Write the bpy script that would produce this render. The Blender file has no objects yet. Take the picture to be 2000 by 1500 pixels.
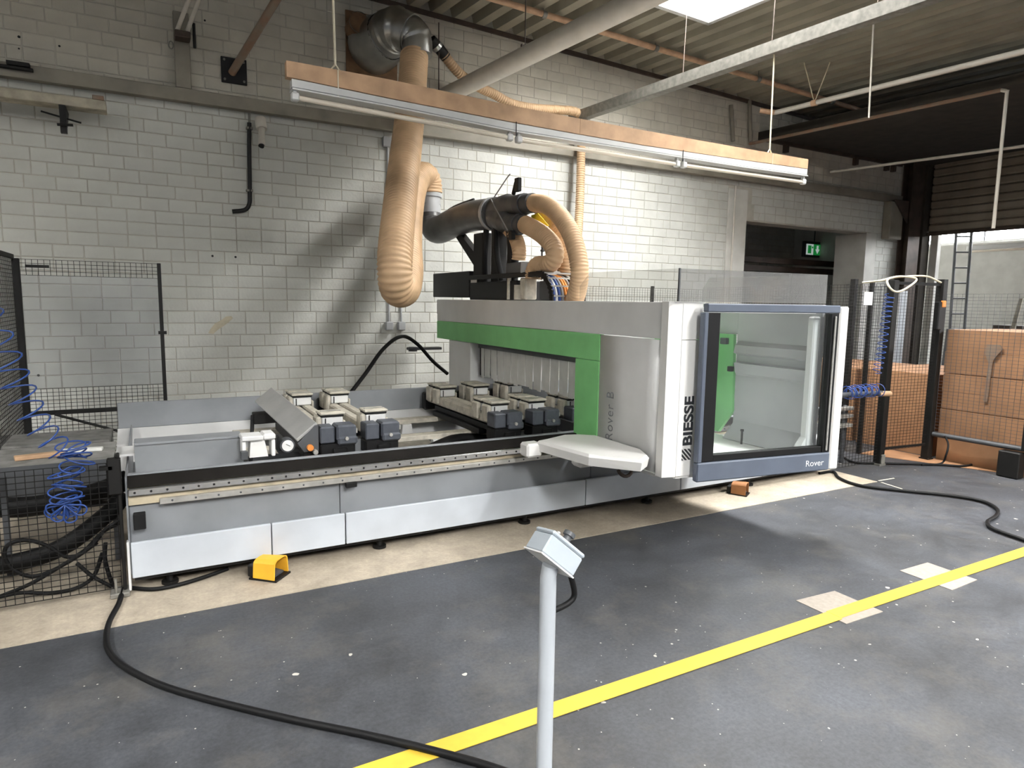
import bpy, math, random
from mathutils import Vector, Matrix
random.seed(7)
SC = bpy.context.scene
COL = SC.collection

# ------------------------------------------------------------------ camera
H = 1.65
ROT = Matrix(((0.87677, 0.04615, -0.47869), (-0.48057, 0.11500, -0.86939), (0.01493, 0.99229, 0.12302)))
FPX = 1294.9
def _orth():
    x = ROT.row[0].normalized(); y = (ROT.row[1] - x * x.dot(ROT.row[1])).normalized(); z = x.cross(y)
    return Matrix((x, y, z))
ROT = _orth()
cam_d = bpy.data.cameras.new('camera'); cam = bpy.data.objects.new('camera', cam_d); COL.objects.link(cam)
cam_d.sensor_width = 36.0; cam_d.sensor_fit = 'HORIZONTAL'; cam_d.lens = FPX / 2000 * 36
cam_d.clip_start = 0.05; cam_d.clip_end = 100
cam.matrix_world = Matrix.Translation((0, 0, H)) @ ROT.to_4x4()
SC.camera = cam

# ------------------------------------------------------------------ light and exposure
SC.view_settings.view_transform = 'Standard'; SC.view_settings.look = 'None'
SC.view_settings.gamma = 1.0; SC.view_settings.use_curve_mapping = False
SC.view_settings.exposure = 0.0
w = bpy.data.worlds.new('world'); SC.world = w; w.use_nodes = True
w.node_tree.nodes['Background'].inputs[0].default_value = (0.90, 0.95, 1.0, 1)
w.node_tree.nodes['Background'].inputs[1].default_value = 0.22
SC.cycles.use_adaptive_sampling = True; SC.cycles.adaptive_threshold = .08; SC.cycles.caustics_reflective = False; SC.cycles.caustics_refractive = False
SC.cycles.max_bounces = 5; SC.cycles.diffuse_bounces = 3; SC.cycles.glossy_bounces = 3; SC.cycles.transparent_max_bounces = 16
SKY_E = 74.0          # brightness of the rooflight strips, added ones too

# survey helpers: a sight line of the photograph cut with a wall, floor or panel plane
def ray(px, py): return ROT @ Vector((px - 1000, 750 - py, -FPX))
def PY(px, py, y): d = ray(px, py); return d * (y / d.y) + Vector((0, 0, H))
def PX(px, py, x): d = ray(px, py); return d * (x / d.x) + Vector((0, 0, H))
def PZ(px, py, z): d = ray(px, py); return d * ((z - H) / d.z) + Vector((0, 0, H))
def V(*a): return Vector(a)

# ------------------------------------------------------------------ materials
def lin(c):
    return tuple(((v / 255) / 12.92 if v / 255 <= 0.04045 else ((v / 255 + 0.055) / 1.055) ** 2.4) for v in c)
def mat(name, col, rough=0.6, metal=0.0, var=0.12, scale=6.0, bump=0.0, bscale=60.0, col2=None, emis=None, estr=0, spec=0.5, rnd=0.0):
    m = bpy.data.materials.new(name); m.use_nodes = True
    nt = m.node_tree; n = nt.nodes; l = nt.links; b = n['Principled BSDF']
    c = lin(col) if max(col) > 1 else col
    b.inputs['Roughness'].default_value = rough; b.inputs['Metallic'].default_value = metal
    b.inputs['Specular IOR Level'].default_value = spec
    if emis:
        b.inputs['Base Color'].default_value = (*c, 1)
        b.inputs['Emission Color'].default_value = (*lin(emis), 1); b.inputs['Emission Strength'].default_value = estr
        return m
    tc = n.new('ShaderNodeTexCoord'); nz = n.new('ShaderNodeTexNoise')
    nz.inputs['Scale'].default_value = scale; nz.inputs['Detail'].default_value = 6
    l.new(tc.outputs['Object'], nz.inputs['Vector'])
    mx = n.new('ShaderNodeMix'); mx.data_type = 'RGBA'
    c2 = lin(col2) if col2 else tuple(v * (1 - 2 * var) for v in c)
    c1 = c if col2 else tuple(min(1, v * (1 + var)) for v in c)
    mx.inputs['A'].default_value = (*c1, 1); mx.inputs['B'].default_value = (*c2, 1)
    rp = n.new('ShaderNodeMapRange'); rp.inputs['From Min'].default_value = 0.35; rp.inputs['From Max'].default_value = 0.72
    l.new(nz.outputs['Fac'], rp.inputs['Value']); l.new(rp.outputs['Result'], mx.inputs['Factor'])
    out = mx.outputs['Result']
    if rnd:
        oi = n.new('ShaderNodeObjectInfo'); g = n.new('ShaderNodeNewGeometry'); ad = n.new('ShaderNodeMath'); ad.operation = 'ADD'
        l.new(oi.outputs['Random'], ad.inputs[0]); l.new(g.outputs['Random Per Island'], ad.inputs[1])
        fr = n.new('ShaderNodeMath'); fr.operation = 'FRACT'; l.new(ad.outputs[0], fr.inputs[0])
        mr = n.new('ShaderNodeMapRange'); mr.inputs['To Min'].default_value = 1 - rnd; mr.inputs['To Max'].default_value = 1 + rnd * .4
        l.new(fr.outputs[0], mr.inputs['Value'])
        hs = n.new('ShaderNodeHueSaturation'); l.new(mr.outputs['Result'], hs.inputs['Value']); l.new(out, hs.inputs['Color'])
        out = hs.outputs['Color']
    l.new(out, b.inputs['Base Color'])
    if bump:
        nb = n.new('ShaderNodeTexNoise'); nb.inputs['Scale'].default_value = bscale; nb.inputs['Detail'].default_value = 4
        l.new(tc.outputs['Object'], nb.inputs['Vector'])
        bp = n.new('ShaderNodeBump'); bp.inputs['Strength'].default_value = bump; bp.inputs['Distance'].default_value = 0.01
        l.new(nb.outputs['Fac'], bp.inputs['Height']); l.new(bp.outputs['Normal'], b.inputs['Normal'])
    return m

def floor_mat(name, base, dark, specks, speck_col, sp_scale, sp_thr, rough=0.55):
    m = bpy.data.materials.new(name); m.use_nodes = True
    nt = m.node_tree; n = nt.nodes; l = nt.links; b = n['Principled BSDF']
    tc = n.new('ShaderNodeTexCoord')
    n1 = n.new('ShaderNodeTexNoise'); n1.inputs['Scale'].default_value = 0.9; n1.inputs['Detail'].default_value = 8; n1.inputs['Roughness'].default_value = .65
    l.new(tc.outputs['Object'], n1.inputs['Vector'])
    r1 = n.new('ShaderNodeValToRGB'); r1.color_ramp.elements[0].position = .33; r1.color_ramp.elements[1].position = .68
    r1.color_ramp.elements[0].color = (*lin(dark), 1); r1.color_ramp.elements[1].color = (*lin(base), 1)
    l.new(n1.outputs['Fac'], r1.inputs['Fac'])
    n2 = n.new('ShaderNodeTexNoise'); n2.inputs['Scale'].default_value = 7; n2.inputs['Detail'].default_value = 12; n2.inputs['Roughness'].default_value = .72
    l.new(tc.outputs['Object'], n2.inputs['Vector'])
    mm = n.new('ShaderNodeMix'); mm.data_type = 'RGBA'; mm.blend_type = 'MULTIPLY'; mm.inputs['Factor'].default_value = .55
    r2 = n.new('ShaderNodeMapRange'); r2.inputs['From Min'].default_value = .25; r2.inputs['From Max'].default_value = .75; r2.inputs['To Min'].default_value = .45; r2.inputs['To Max'].default_value = 1.45
    l.new(n2.outputs['Fac'], r2.inputs['Value']); l.new(r1.outputs['Color'], mm.inputs['A']); l.new(r2.outputs['Result'], mm.inputs['B'])
    n3 = n.new('ShaderNodeTexNoise'); n3.inputs['Scale'].default_value = 55; n3.inputs['Detail'].default_value = 6; n3.inputs['Roughness'].default_value = .7
    l.new(tc.outputs['Object'], n3.inputs['Vector'])
    r3 = n.new('ShaderNodeMapRange'); r3.inputs['From Min'].default_value = .3; r3.inputs['From Max'].default_value = .7; r3.inputs['To Min'].default_value = .62; r3.inputs['To Max'].default_value = 1.36
    l.new(n3.outputs['Fac'], r3.inputs['Value'])
    m3 = n.new('ShaderNodeMix'); m3.data_type = 'RGBA'; m3.blend_type = 'MULTIPLY'; m3.inputs['Factor'].default_value = .8 if specks else .35
    l.new(mm.outputs['Result'], m3.inputs['A']); l.new(r3.outputs['Result'], m3.inputs['B'])
    out = m3.outputs['Result']
    if specks:
        nd2 = n.new('ShaderNodeTexNoise'); nd2.inputs['Scale'].default_value = 1.7; nd2.inputs['Detail'].default_value = 9; nd2.inputs['Roughness'].default_value = .75
        mp = n.new('ShaderNodeMapping'); mp.inputs['Location'].default_value = (3.1, 7.7, 0); l.new(tc.outputs['Object'], mp.inputs['Vector']); l.new(mp.outputs['Vector'], nd2.inputs['Vector'])
        rd = n.new('ShaderNodeMapRange'); rd.inputs['From Min'].default_value = .5; rd.inputs['From Max'].default_value = .78; rd.inputs['To Max'].default_value = .55
        l.new(nd2.outputs['Fac'], rd.inputs['Value'])
        md = n.new('ShaderNodeMix'); md.data_type = 'RGBA'; md.inputs['B'].default_value = (*lin((104, 99, 90)), 1)
        l.new(rd.outputs['Result'], md.inputs['Factor']); l.new(out, md.inputs['A']); out = md.outputs['Result']
        for sc_s, thr in ((22.0, .16), (45.0, .2)):
            v2 = n.new('ShaderNodeTexVoronoi'); v2.inputs['Scale'].default_value = sc_s; l.new(tc.outputs['Object'], v2.inputs['Vector'])
            w2 = n.new('ShaderNodeTexWhiteNoise'); l.new(v2.outputs['Position'], w2.inputs['Vector'])
            q2 = n.new('ShaderNodeMapRange'); q2.inputs['From Min'].default_value = .955; q2.inputs['From Max'].default_value = 1; q2.inputs['To Min'].default_value = 0; q2.inputs['To Max'].default_value = thr
            l.new(w2.outputs['Value'], q2.inputs['Value'])
            l2 = n.new('ShaderNodeMath'); l2.operation = 'LESS_THAN'; l.new(v2.outputs['Distance'], l2.inputs[0]); l.new(q2.outputs['Result'], l2.inputs[1])
            x2 = n.new('ShaderNodeMix'); x2.data_type = 'RGBA'; x2.inputs['B'].default_value = (*lin(speck_col), 1)
            l.new(l2.outputs[0], x2.inputs['Factor']); l.new(out, x2.inputs['A']); out = x2.outputs['Result']
        vo = n.new('ShaderNodeTexVoronoi'); vo.inputs['Scale'].default_value = sp_scale; vo.inputs['Randomness'].default_value = 1
        nd = n.new('ShaderNodeTexNoise'); nd.inputs['Scale'].default_value = 14; l.new(tc.outputs['Object'], nd.inputs['Vector'])
        va = n.new('ShaderNodeVectorMath'); va.operation = 'MULTIPLY_ADD'; va.inputs[1].default_value = (.05, .05, .0)
        l.new(nd.outputs['Color'], va.inputs[0]); l.new(tc.outputs['Object'], va.inputs[2]); l.new(va.outputs[0], vo.inputs['Vector'])
        wn = n.new('ShaderNodeTexWhiteNoise'); l.new(vo.outputs['Position'], wn.inputs['Vector'])
        rr = n.new('ShaderNodeMapRange'); rr.inputs['From Min'].default_value = .55; rr.inputs['From Max'].default_value = 1; rr.inputs['To Min'].default_value = 0; rr.inputs['To Max'].default_value = sp_thr
        l.new(wn.outputs['Value'], rr.inputs['Value'])
        lt = n.new('ShaderNodeMath'); lt.operation = 'LESS_THAN'; l.new(vo.outputs['Distance'], lt.inputs[0]); l.new(rr.outputs['Result'], lt.inputs[1])
        ms = n.new('ShaderNodeMix'); ms.data_type = 'RGBA'; ms.inputs['B'].default_value = (*lin(speck_col), 1)
        l.new(lt.outputs[0], ms.inputs['Factor']); l.new(out, ms.inputs['A']); out = ms.outputs['Result']
    l.new(out, b.inputs['Base Color'])
    rm = n.new('ShaderNodeMapRange'); rm.inputs['To Min'].default_value = rough - .12; rm.inputs['To Max'].default_value = rough + .2
    l.new(n2.outputs['Fac'], rm.inputs['Value']); l.new(rm.outputs['Result'], b.inputs['Roughness'])
    bp = n.new('ShaderNodeBump'); bp.inputs['Strength'].default_value = .15; bp.inputs['Distance'].default_value = .01
    l.new(n2.outputs['Fac'], bp.inputs['Height']); l.new(bp.outputs['Normal'], b.inputs['Normal'])
    return m

def glass_mat(name, tint, opac, rough=0.05, refl=0.05):
    m = bpy.data.materials.new(name); m.use_nodes = True
    nt = m.node_tree; n = nt.nodes; l = nt.links
    for x in list(n):
        if x.type == 'BSDF_PRINCIPLED': n.remove(x)
    o = n['Material Output']; t = n.new('ShaderNodeBsdfTransparent'); t.inputs[0].default_value = (*tint, 1)
    g = n.new('ShaderNodeBsdfGlossy'); g.inputs['Roughness'].default_value = rough; g.inputs['Color'].default_value = (.9, .9, .9, 1)
    d = n.new('ShaderNodeBsdfDiffuse'); d.inputs['Color'].default_value = (.55, .55, .53, 1)
    fr = n.new('ShaderNodeValue'); fr.outputs[0].default_value = refl
    a = n.new('ShaderNodeMixShader'); a.inputs[0].default_value = opac; l.new(t.outputs[0], a.inputs[1]); l.new(d.outputs[0], a.inputs[2])
    c = n.new('ShaderNodeMixShader'); l.new(fr.outputs[0], c.inputs[0]); l.new(a.outputs[0], c.inputs[1]); l.new(g.outputs[0], c.inputs[2])
    l.new(c.outputs[0], o.inputs['Surface'])
    return m

M = {}
M['floor'] = floor_mat('floor_paint', (73, 76, 82), (50, 51, 53), True, (176, 172, 164), 8.0, .10)
M['beige'] = floor_mat('bare_concrete', (178, 167, 150), (150, 139, 123), False, None, 1, 0, .7)
M['patch'] = mat('patch_screed', (146, 138, 128), .8, var=.06, scale=40)
M['yellow'] = mat('yellow_tape', (200, 168, 58), .55, var=.05, scale=12)
M['brick'] = mat('painted_block', (200, 201, 195), .8, var=.05, scale=3.5, bump=.25, bscale=35, rnd=.05)
M['brick_upper'] = mat('painted_block_upper', (192, 187, 174), .85, var=.07, scale=3.5, bump=.3, bscale=35, rnd=.07)  # darker, browner block tone for the courses above the wall beam
M['mortar'] = mat('painted_joint', (182, 178, 168), .9, var=.1, scale=5)
M['plaster'] = mat('painted_plaster', (205, 204, 198), .85, var=.06, scale=4, bump=.1)
M['roof'] = mat('roof_sheet', (150, 144, 128), .6, var=.1, scale=2)
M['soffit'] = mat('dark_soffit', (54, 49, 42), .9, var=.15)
M['steel_paint'] = mat('grey_beam_paint', (138, 132, 120), .6, var=.14, scale=3)
M['steel_dark'] = mat('brown_column', (70, 58, 50), .7, var=.2, scale=5)
M['galv'] = mat('galvanised', (128, 126, 119), .5, .25, var=.15, scale=20)
M['rust'] = mat('rusty_sheet', (120, 92, 66), .8, var=.2, scale=8)
M['duct'] = mat('duct_metal', (170, 170, 168), .3, .9, var=.12, scale=5)
M['pipe_white'] = mat('pipe_white', (205, 200, 190), .5, var=.05)
M['pipe_orange'] = mat('pipe_orange', (190, 154, 124), .55, var=.12, scale=10)
M['pipe_brown'] = mat('pipe_brown', (136, 122, 106), .6, scale=9, col2=(140, 104, 80))
M['black'] = mat('black_plastic', (18, 18, 19), .5, var=.1, spec=.3)
M['blacksteel'] = mat('black_steel', (21, 20, 19), .55, var=.15, spec=.3)
M['rubber'] = mat('black_rubber', (13, 13, 14), .6, var=.1, spec=.25)
M['chrome'] = mat('rail_steel', (190, 190, 190), .25, .9, var=.08)
M['alu'] = mat('aluminium', (188, 186, 180), .4, .55, var=.1, scale=15)
M['aludirty'] = mat('dusty_aluminium', (198, 192, 178), .6, .1, var=.15, scale=18)
M['white'] = mat('machine_white', (244, 243, 240), .45, var=.03, scale=3)
M['lgrey'] = mat('machine_light_grey', (226, 226, 225), .5, var=.04, scale=3)
M['skirt'] = mat('skirt_white', (192, 198, 205), .45, var=.05, scale=4)
M['mgrey'] = mat('machine_grey', (132, 135, 139), .5, var=.07, scale=4)
M['dgrey'] = mat('machine_dark_grey', (74, 76, 79), .5, var=.1)
M['belt'] = mat('belt_cover_dark', (30, 28, 26), .95, var=.1, spec=.1)
M['slope'] = mat('slope_grey', (160, 160, 158), .5, var=.06)
M['igrey'] = mat('cabin_inner_grey', (176, 176, 178), .5, var=.05, scale=3)
M['shelfgrey'] = mat('dusty_shelf', (122, 121, 118), .7, var=.2, scale=12)
M['cream'] = mat('rail_seat_cream', (190, 178, 152), .6, var=.15, scale=10)
M['bluegrey'] = mat('door_frame_blue_grey', (88, 96, 110), .45, var=.05)
M['blockblue'] = mat('block_blue_grey', (72, 76, 84), .5, var=.12, scale=20)
M['green'] = mat('machine_green', (128, 198, 128), .5, var=.04)
M['hose'] = mat('tan_hose', (200, 168, 132), .55, var=.08, scale=6)
M['ducthose'] = mat('grey_duct', (92, 92, 92), .4, .3, var=.15)
M['pvc'] = mat('grey_pvc', (168, 170, 172), .45, var=.05)
M['strip'] = mat('curtain_pvc', (226, 226, 222), .5, var=.05)
M['wood'] = mat('batten_wood', (192, 156, 122), .65, var=.12, scale=7)
M['plank'] = mat('old_plank', (165, 158, 142), .75, var=.18, scale=9)
M['tube'] = mat('lamp_tube', (238, 226, 208), .3, var=.02)
M['lampwhite'] = mat('lamp_white', (205, 205, 203), .4, var=.03)
M['blue'] = mat('blue_air_hose', (38, 70, 138), .35, var=.1)
M['card'] = mat('cardboard', (164, 122, 88), .85, var=.08, scale=5)
M['pedal'] = mat('pedal_yellow', (240, 178, 50), .5, var=.08)
M['pedal2'] = mat('pedal_brown', (150, 100, 58), .6, var=.15)
M['boxgrey'] = mat('enclosure_grey', (166, 174, 181), .45, var=.03)
M['polegrey'] = mat('pole_grey', (170, 175, 180), .4, var=.03)
M['text'] = mat('print_dark', (48, 50, 54), .5, var=.02)
M['textgrey'] = mat('print_grey', (120, 122, 126), .5, var=.02)
M['textwhite'] = mat('print_white', (232, 232, 234), .5, var=.02)
M['orange'] = mat('orange_button', (226, 140, 66), .4, var=.05)
M['dial'] = mat('dial_white', (240, 240, 238), .4, var=.02)
M['paper'] = mat('white_paper', (225, 225, 220), .7, var=.03)
M['tagyellow'] = mat('tag_yellow', (250, 226, 40), .5, var=.03)
M['acrylic'] = glass_mat('acrylic_cover', (.93, .93, .92), .10, .08)
M['smoke'] = glass_mat('acrylic_smoked', (.70, .70, .70), .20, .12)
M['glass'] = glass_mat('door_glass', (.93, .95, .95), .02, .03)
M['hazepane'] = glass_mat('fence_pane', (.93, .94, .95), .07, .25)
M['skylight'] = mat('skylight_glow', (230, 230, 230), emis=(254, 253, 251), estr=SKY_E)
M['daywin'] = mat('daylight_window', (230, 230, 230), emis=(250, 252, 255), estr=30.0)
M['sign'] = mat('exit_sign_white', (235, 240, 238), emis=(225, 240, 235), estr=.4)
M['signg'] = mat('exit_sign_green', (40, 160, 80), emis=(40, 170, 80), estr=.3)
M['orangecable'] = mat('cable_orange', (230, 150, 70), .5, var=.05)
M['cablegrey'] = mat('cable_grey', (150, 150, 150), .5, var=.05)
M['cablewhite'] = mat('cable_cream', (216, 206, 180), .5, var=.05)

# ------------------------------------------------------------------ mesh builder
def rotz(a): return Matrix.Rotation(a, 3, 'Z')
class MB:
    def __init__(s): s.v = []; s.f = []; s.sm = []
    def add(s, vs, fs, smooth=False):
        o = len(s.v); s.v += [tuple(p) for p in vs]; s.f += [tuple(i + o for i in f) for f in fs]; s.sm += [smooth] * len(fs); return s
    def box(s, x0, x1, y0, y1, z0, z1, b=0.0):
        c = V((x0 + x1) / 2, (y0 + y1) / 2, (z0 + z1) / 2)
        return s.obox(c, (abs(x1 - x0), abs(y1 - y0), abs(z1 - z0)), None, b)
    def obox(s, c, size, rot=None, b=0.0):
        hx, hy, hz = [d / 2 for d in size]; c = V(*c)
        vs = []; fs = []
        if b <= 0:
            for sx, sy, sz in ((-1,-1,-1),(1,-1,-1),(1,1,-1),(-1,1,-1),(-1,-1,1),(1,-1,1),(1,1,1),(-1,1,1)): vs.append(V(sx*hx, sy*hy, sz*hz))
            fs = [(0,3,2,1),(4,5,6,7),(0,1,5,4),(1,2,6,5),(2,3,7,6),(3,0,4,7)]
        else:
            b = min(b, hx * .95, hy * .95, hz * .95); idx = {}
            for sx in (-1, 1):
                for sy in (-1, 1):
                    for sz in (-1, 1):
                        for a in range(3):
                            p = [sx * (hx - b), sy * (hy - b), sz * (hz - b)]
                            p[a] = (sx * hx, sy * hy, sz * hz)[a]
                            idx[(sx, sy, sz, a)] = len(vs); vs.append(V(*p))
            def q(l, nrm):
                n = (vs[l[1]] - vs[l[0]]).cross(vs[l[2]] - vs[l[1]])
                fs.append(tuple(l) if n.dot(nrm) > 0 else tuple(reversed(l)))
            ring = ((-1,-1),(1,-1),(1,1),(-1,1))
            for a in range(3):
                for sg in (-1, 1):
                    l = []
                    for u, w_ in ring:
                        k = [0, 0, 0]; k[a] = sg; k[(a+1) % 3] = u; k[(a+2) % 3] = w_; l.append(idx[(*k, a)])
                    nv = [0, 0, 0]; nv[a] = sg; q(l, V(*nv))
            for a in range(3):
                a1, a2 = (a+1) % 3, (a+2) % 3
                for u in (-1, 1):
                    for w_ in (-1, 1):
                        k0 = [0,0,0]; k0[a] = -1; k0[a1] = u; k0[a2] = w_; k1 = list(k0); k1[a] = 1
                        nv = [0,0,0]; nv[a1] = u; nv[a2] = w_
                        q([idx[(*k0, a1)], idx[(*k1, a1)], idx[(*k1, a2)], idx[(*k0, a2)]], V(*nv))
            for sx in (-1, 1):
                for sy in (-1, 1):
                    for sz in (-1, 1): q([idx[(sx, sy, sz, a)] for a in range(3)], V(sx, sy, sz))
        if rot is not None: vs = [rot @ p for p in vs]
        return s.add([p + c for p in vs], fs)
    def prism(s, poly, d):
        """closed polygon (3-D points) swept by vector d"""
        n = len(poly); d = V(*d); a = [V(*p) for p in poly]; bb = [p + d for p in a]
        nrm = V(0, 0, 0)
        for i in range(n): nrm += (a[i] - a[0]).cross(a[(i+1) % n] - a[0])
        if nrm.dot(d) < 0: a.reverse(); bb.reverse()
        fs = [tuple(reversed(range(n))), tuple(range(n, 2 * n))]
        for i in range(n): j = (i + 1) % n; fs.append((i, j, n + j, n + i))
        return s.add(a + bb, fs)
    def tube(s, path, r, n=10, cap=True, smooth=True, closed=False):
        P = [V(*p) for p in path]; N = len(P); rs = r if isinstance(r, (list, tuple)) else [r] * N
        T = []
        for i in range(N):
            a = P[max(i-1, 0)]; b = P[min(i+1, N-1)]; t = (b - a)
            T.append(t.normalized() if t.length > 1e-9 else V(0, 0, 1))
        u = T[0].orthogonal().normalized(); vs = []; fs = []
        for i in range(N):
            u = (u - T[i] * u.dot(T[i]))
            u = u.normalized() if u.length > 1e-6 else T[i].orthogonal().normalized()
            w_ = T[i].cross(u)
            for k in range(n):
                a = 2 * math.pi * k / n; vs.append(P[i] + (u * math.cos(a) + w_ * math.sin(a)) * rs[i])
        for i in range(N - 1):
            for k in range(n):
                k2 = (k + 1) % n; fs.append((i*n+k, i*n+k2, (i+1)*n+k2, (i+1)*n+k))
        s.add(vs, fs, smooth)
        if cap:
            s.add(vs[:n], [tuple(reversed(range(n)))]); s.add(vs[-n:], [tuple(range(n))])
        return s
    def cyl(s, a, b, r, n=16, r2=None): return s.tube([a, b], [r, r if r2 is None else r2], n)
    def wire(s, a, b, r):
        a = V(*a); b = V(*b); t = (b - a).normalized(); u = t.orthogonal().normalized() * r; w_ = t.cross(u).normalized() * r
        vs = [a+u, a+w_, a-u, a-w_, b+u, b+w_, b-u, b-w_]
        return s.add(vs, [(0,1,5,4),(1,2,6,5),(2,3,7,6),(3,0,4,7)])
    def mesh(s, name, m):
        me = bpy.data.meshes.new(name); me.from_pydata(s.v, [], s.f); me.materials.append(m)
        me.polygons.foreach_set('use_smooth', s.sm); me.update(); return me

def tag(o, label=None, cat=None, group=None, kind=None):
    if label: o['label'] = label
    if cat: o['category'] = cat
    if group: o['group'] = group
    if kind: o['kind'] = kind
    return o
def link(o, parent=None):
    COL.objects.link(o)
    if parent is not None:
        o.parent = parent; o.matrix_parent_inverse = parent.matrix_basis.inverted()
    return o
def thing(name, label, cat, loc=(0, 0, 0), group=None):
    e = bpy.data.objects.new(name, None); e.empty_display_size = .1; e.location = loc; COL.objects.link(e)
    return tag(e, label, cat, group)
def part(name, mb, m, parent=None, label=None, kind=None):
    o = bpy.data.objects.new(name, mb.mesh(name, M[m] if isinstance(m, str) else m)); link(o, parent)
    return tag(o, label, None, None, kind)
def solo(name, mb, m, label, cat, group=None): return tag(part(name, mb, m), label, cat, group)
def struct(name, mb, m, parent=None): return part(name, mb, m, parent, kind='structure' if parent is None else None)
def copy_tree(o, parent=None):
    c = o.copy(); COL.objects.link(c); c.parent = parent
    for ch in o.children: copy_tree(ch, c)
    return c

def smooth_path(pts, n=8):
    P = [V(*p) for p in pts]; out = []
    Q = [P[0] * 2 - P[1]] + P + [P[-1] * 2 - P[-2]]
    for i in range(1, len(Q) - 2):
        p0, p1, p2, p3 = Q[i-1:i+3]
        for k in range(n):
            t = k / n
            out.append(.5 * ((2*p1) + (p2-p0)*t + (2*p0-5*p1+4*p2-p3)*t*t + (3*p1-p0-3*p2+p3)*t**3))
    out.append(P[-1]); return out
def resample(path, ds):
    out = [path[0].copy()]; acc = 0
    for a, b in zip(path, path[1:]):
        L = (b - a).length
        if L < 1e-9: continue
        while acc + L >= ds:
            t = (ds - acc) / L; a = a.lerp(b, t); out.append(a.copy()); L = (b - a).length; acc = 0
            if L < 1e-9: break
        acc += L
    return out
def ribbed(pts, r, pitch, amp, n=18):
    p = resample(smooth_path(pts, 10), pitch / 4); rs = [r + amp * (0, 1, 0, -1)[i % 4] for i in range(len(p))]
    return MB().tube(p, rs, n)
def cable(pts, r, n=8, sub=8): return MB().tube(smooth_path(pts, sub), r, n)
def coil(pts, rad, turns, r=.004, n=5, per=14):
    ax = smooth_path(pts, 12); L = len(ax); tot = int(turns * per); out = []
    for i in range(tot + 1):
        f = i / tot * (L - 1); k = min(int(f), L - 2); p = ax[k].lerp(ax[k+1], f - k); t = (ax[k+1] - ax[k]).normalized()
        u = t.cross(V(0.3, -1, 0.1)).normalized(); w_ = t.cross(u); a = 2 * math.pi * i / per
        rr = rad(i / tot) if callable(rad) else rad
        out.append(p + (u * math.cos(a) + w_ * math.sin(a)) * rr)
    return MB().tube(out, r, n)
def text_mesh(txt, size, mtl, name, origin, xdir, ydir, parent, bold=0.0, align='LEFT', wscale=1.0, space=1.0, fit=None):
    cu = bpy.data.curves.new('txt', 'FONT'); cu.body = txt; cu.size = size; cu.offset = bold; cu.extrude = .0008; cu.align_x = align
    cu.space_character = space
    to = bpy.data.objects.new('txt', cu); COL.objects.link(to)
    me = bpy.data.meshes.new_from_object(to.evaluated_get(bpy.context.evaluated_depsgraph_get())); me.name = name
    bpy.data.objects.remove(to); bpy.data.curves.remove(cu)
    x = V(*xdir).normalized(); y = V(*ydir); y = (y - x * y.dot(x)).normalized(); z = x.cross(y); o = V(*origin)
    if fit:
        wd = max(v.co.x for v in me.vertices); hh = max(v.co.y for v in me.vertices)
        wscale = fit[0] / wd; hs_ = fit[1] / hh
        for v in me.vertices: v.co.y *= hs_
    for v in me.vertices: p = v.co; v.co = o + x * p.x * wscale + y * p.y + z * p.z
    me.materials.clear(); me.materials.append(M[mtl])
    ob = bpy.data.objects.new(name, me); return link(ob, parent)

W = 7.7                                  # face of the block wall
K = 0.11                                 # the roof runs a little askew to the wall
def skew(x, y): return x - K * (y - W)   # x of a roof line that meets the wall at x
def roof_z(x): return 5.10 - 0.0343 * x

# ================================================================== SETTING
struct('floor', MB().box(-9, 19, -7, 15, -.12, 0), 'floor')
struct('floor_strip', MB().box(-9, 6.03, 3.71, W - .01, 0.0, .003), 'beige')

# ---- block wall: backing with opening, then the blocks
OX0, OX1, OZ = 8.46, 11.56, 2.985
wb = MB()
wb.box(-9, OX0, W + .006, W + .3, 0, 5.5); wb.box(OX1, 13.3, W + .006, W + .3, 0, 5.5); wb.box(OX0, OX1, W + .006, W + .3, OZ, 5.5)
wall = struct('wall_back', wb, 'mortar')
BL, BH, J = .25, .125, .007
rows = []
for r in range(0, 42):
    z0 = r * BH + .003; x = -2.5 - random.choice((0, .125, .0625))
    off = (r % 2) * .125
    x += off
    while x < 13.2:
        L = BL if random.random() > .06 else .125
        x0, x1 = x, x + L; x += L
        zt = z0 + BH
        if zt > roof_z((x0 + x1) / 2) + .12: continue
        if x1 > OX0 - .42 and x0 < OX0 and z0 < 3.45:                         # plastered pier beside the opening
            x1 = min(x1, OX0 - .42)
            if x1 - x0 < .03: continue
        if x1 > OX0 and x0 < OX1 and z0 < OZ:
            if x0 >= OX0 - .02 and x1 <= OX1 + .02: continue
            if x0 < OX0: x1 = OX0
            else: x0 = OX1
            if x1 - x0 < .04: continue
        rows.append((x0, x1, z0))
def proj(p):
    c = ROT.transposed() @ (V(*p) - V(0, 0, H)); return (1000 + c.x * FPX / -c.z, 750 - c.y * FPX / -c.z) if c.z < -.1 else (-999, -999)
def vis_area(b):
    x0, x1, z0 = b; u, v = proj(((x0 + x1) / 2, W, z0 + BH / 2)); a = proj((x0, W, z0)); c = proj((x1, W, z0 + BH))
    if u < 5 or u > 1420 or v < 5: return 0
    if v > 770 or (u > 850 and v > 575) or (u < 320 and v > 500): return 0
    if 555 < u < 1575 and abs(v - (155 + (u - 560) * .172)) < 45: return 0
    if 741 < u < 840 and v < 600: return 0
    if 820 < u < 1140 and 365 < v < 600: return 0
    if abs(v - (140 + .14 * u)) < 24: return 0
    return abs((c[0] - a[0]) * (c[1] - a[1]))
rows.sort(key=vis_area, reverse=True)
bm_cache = {}
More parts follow.
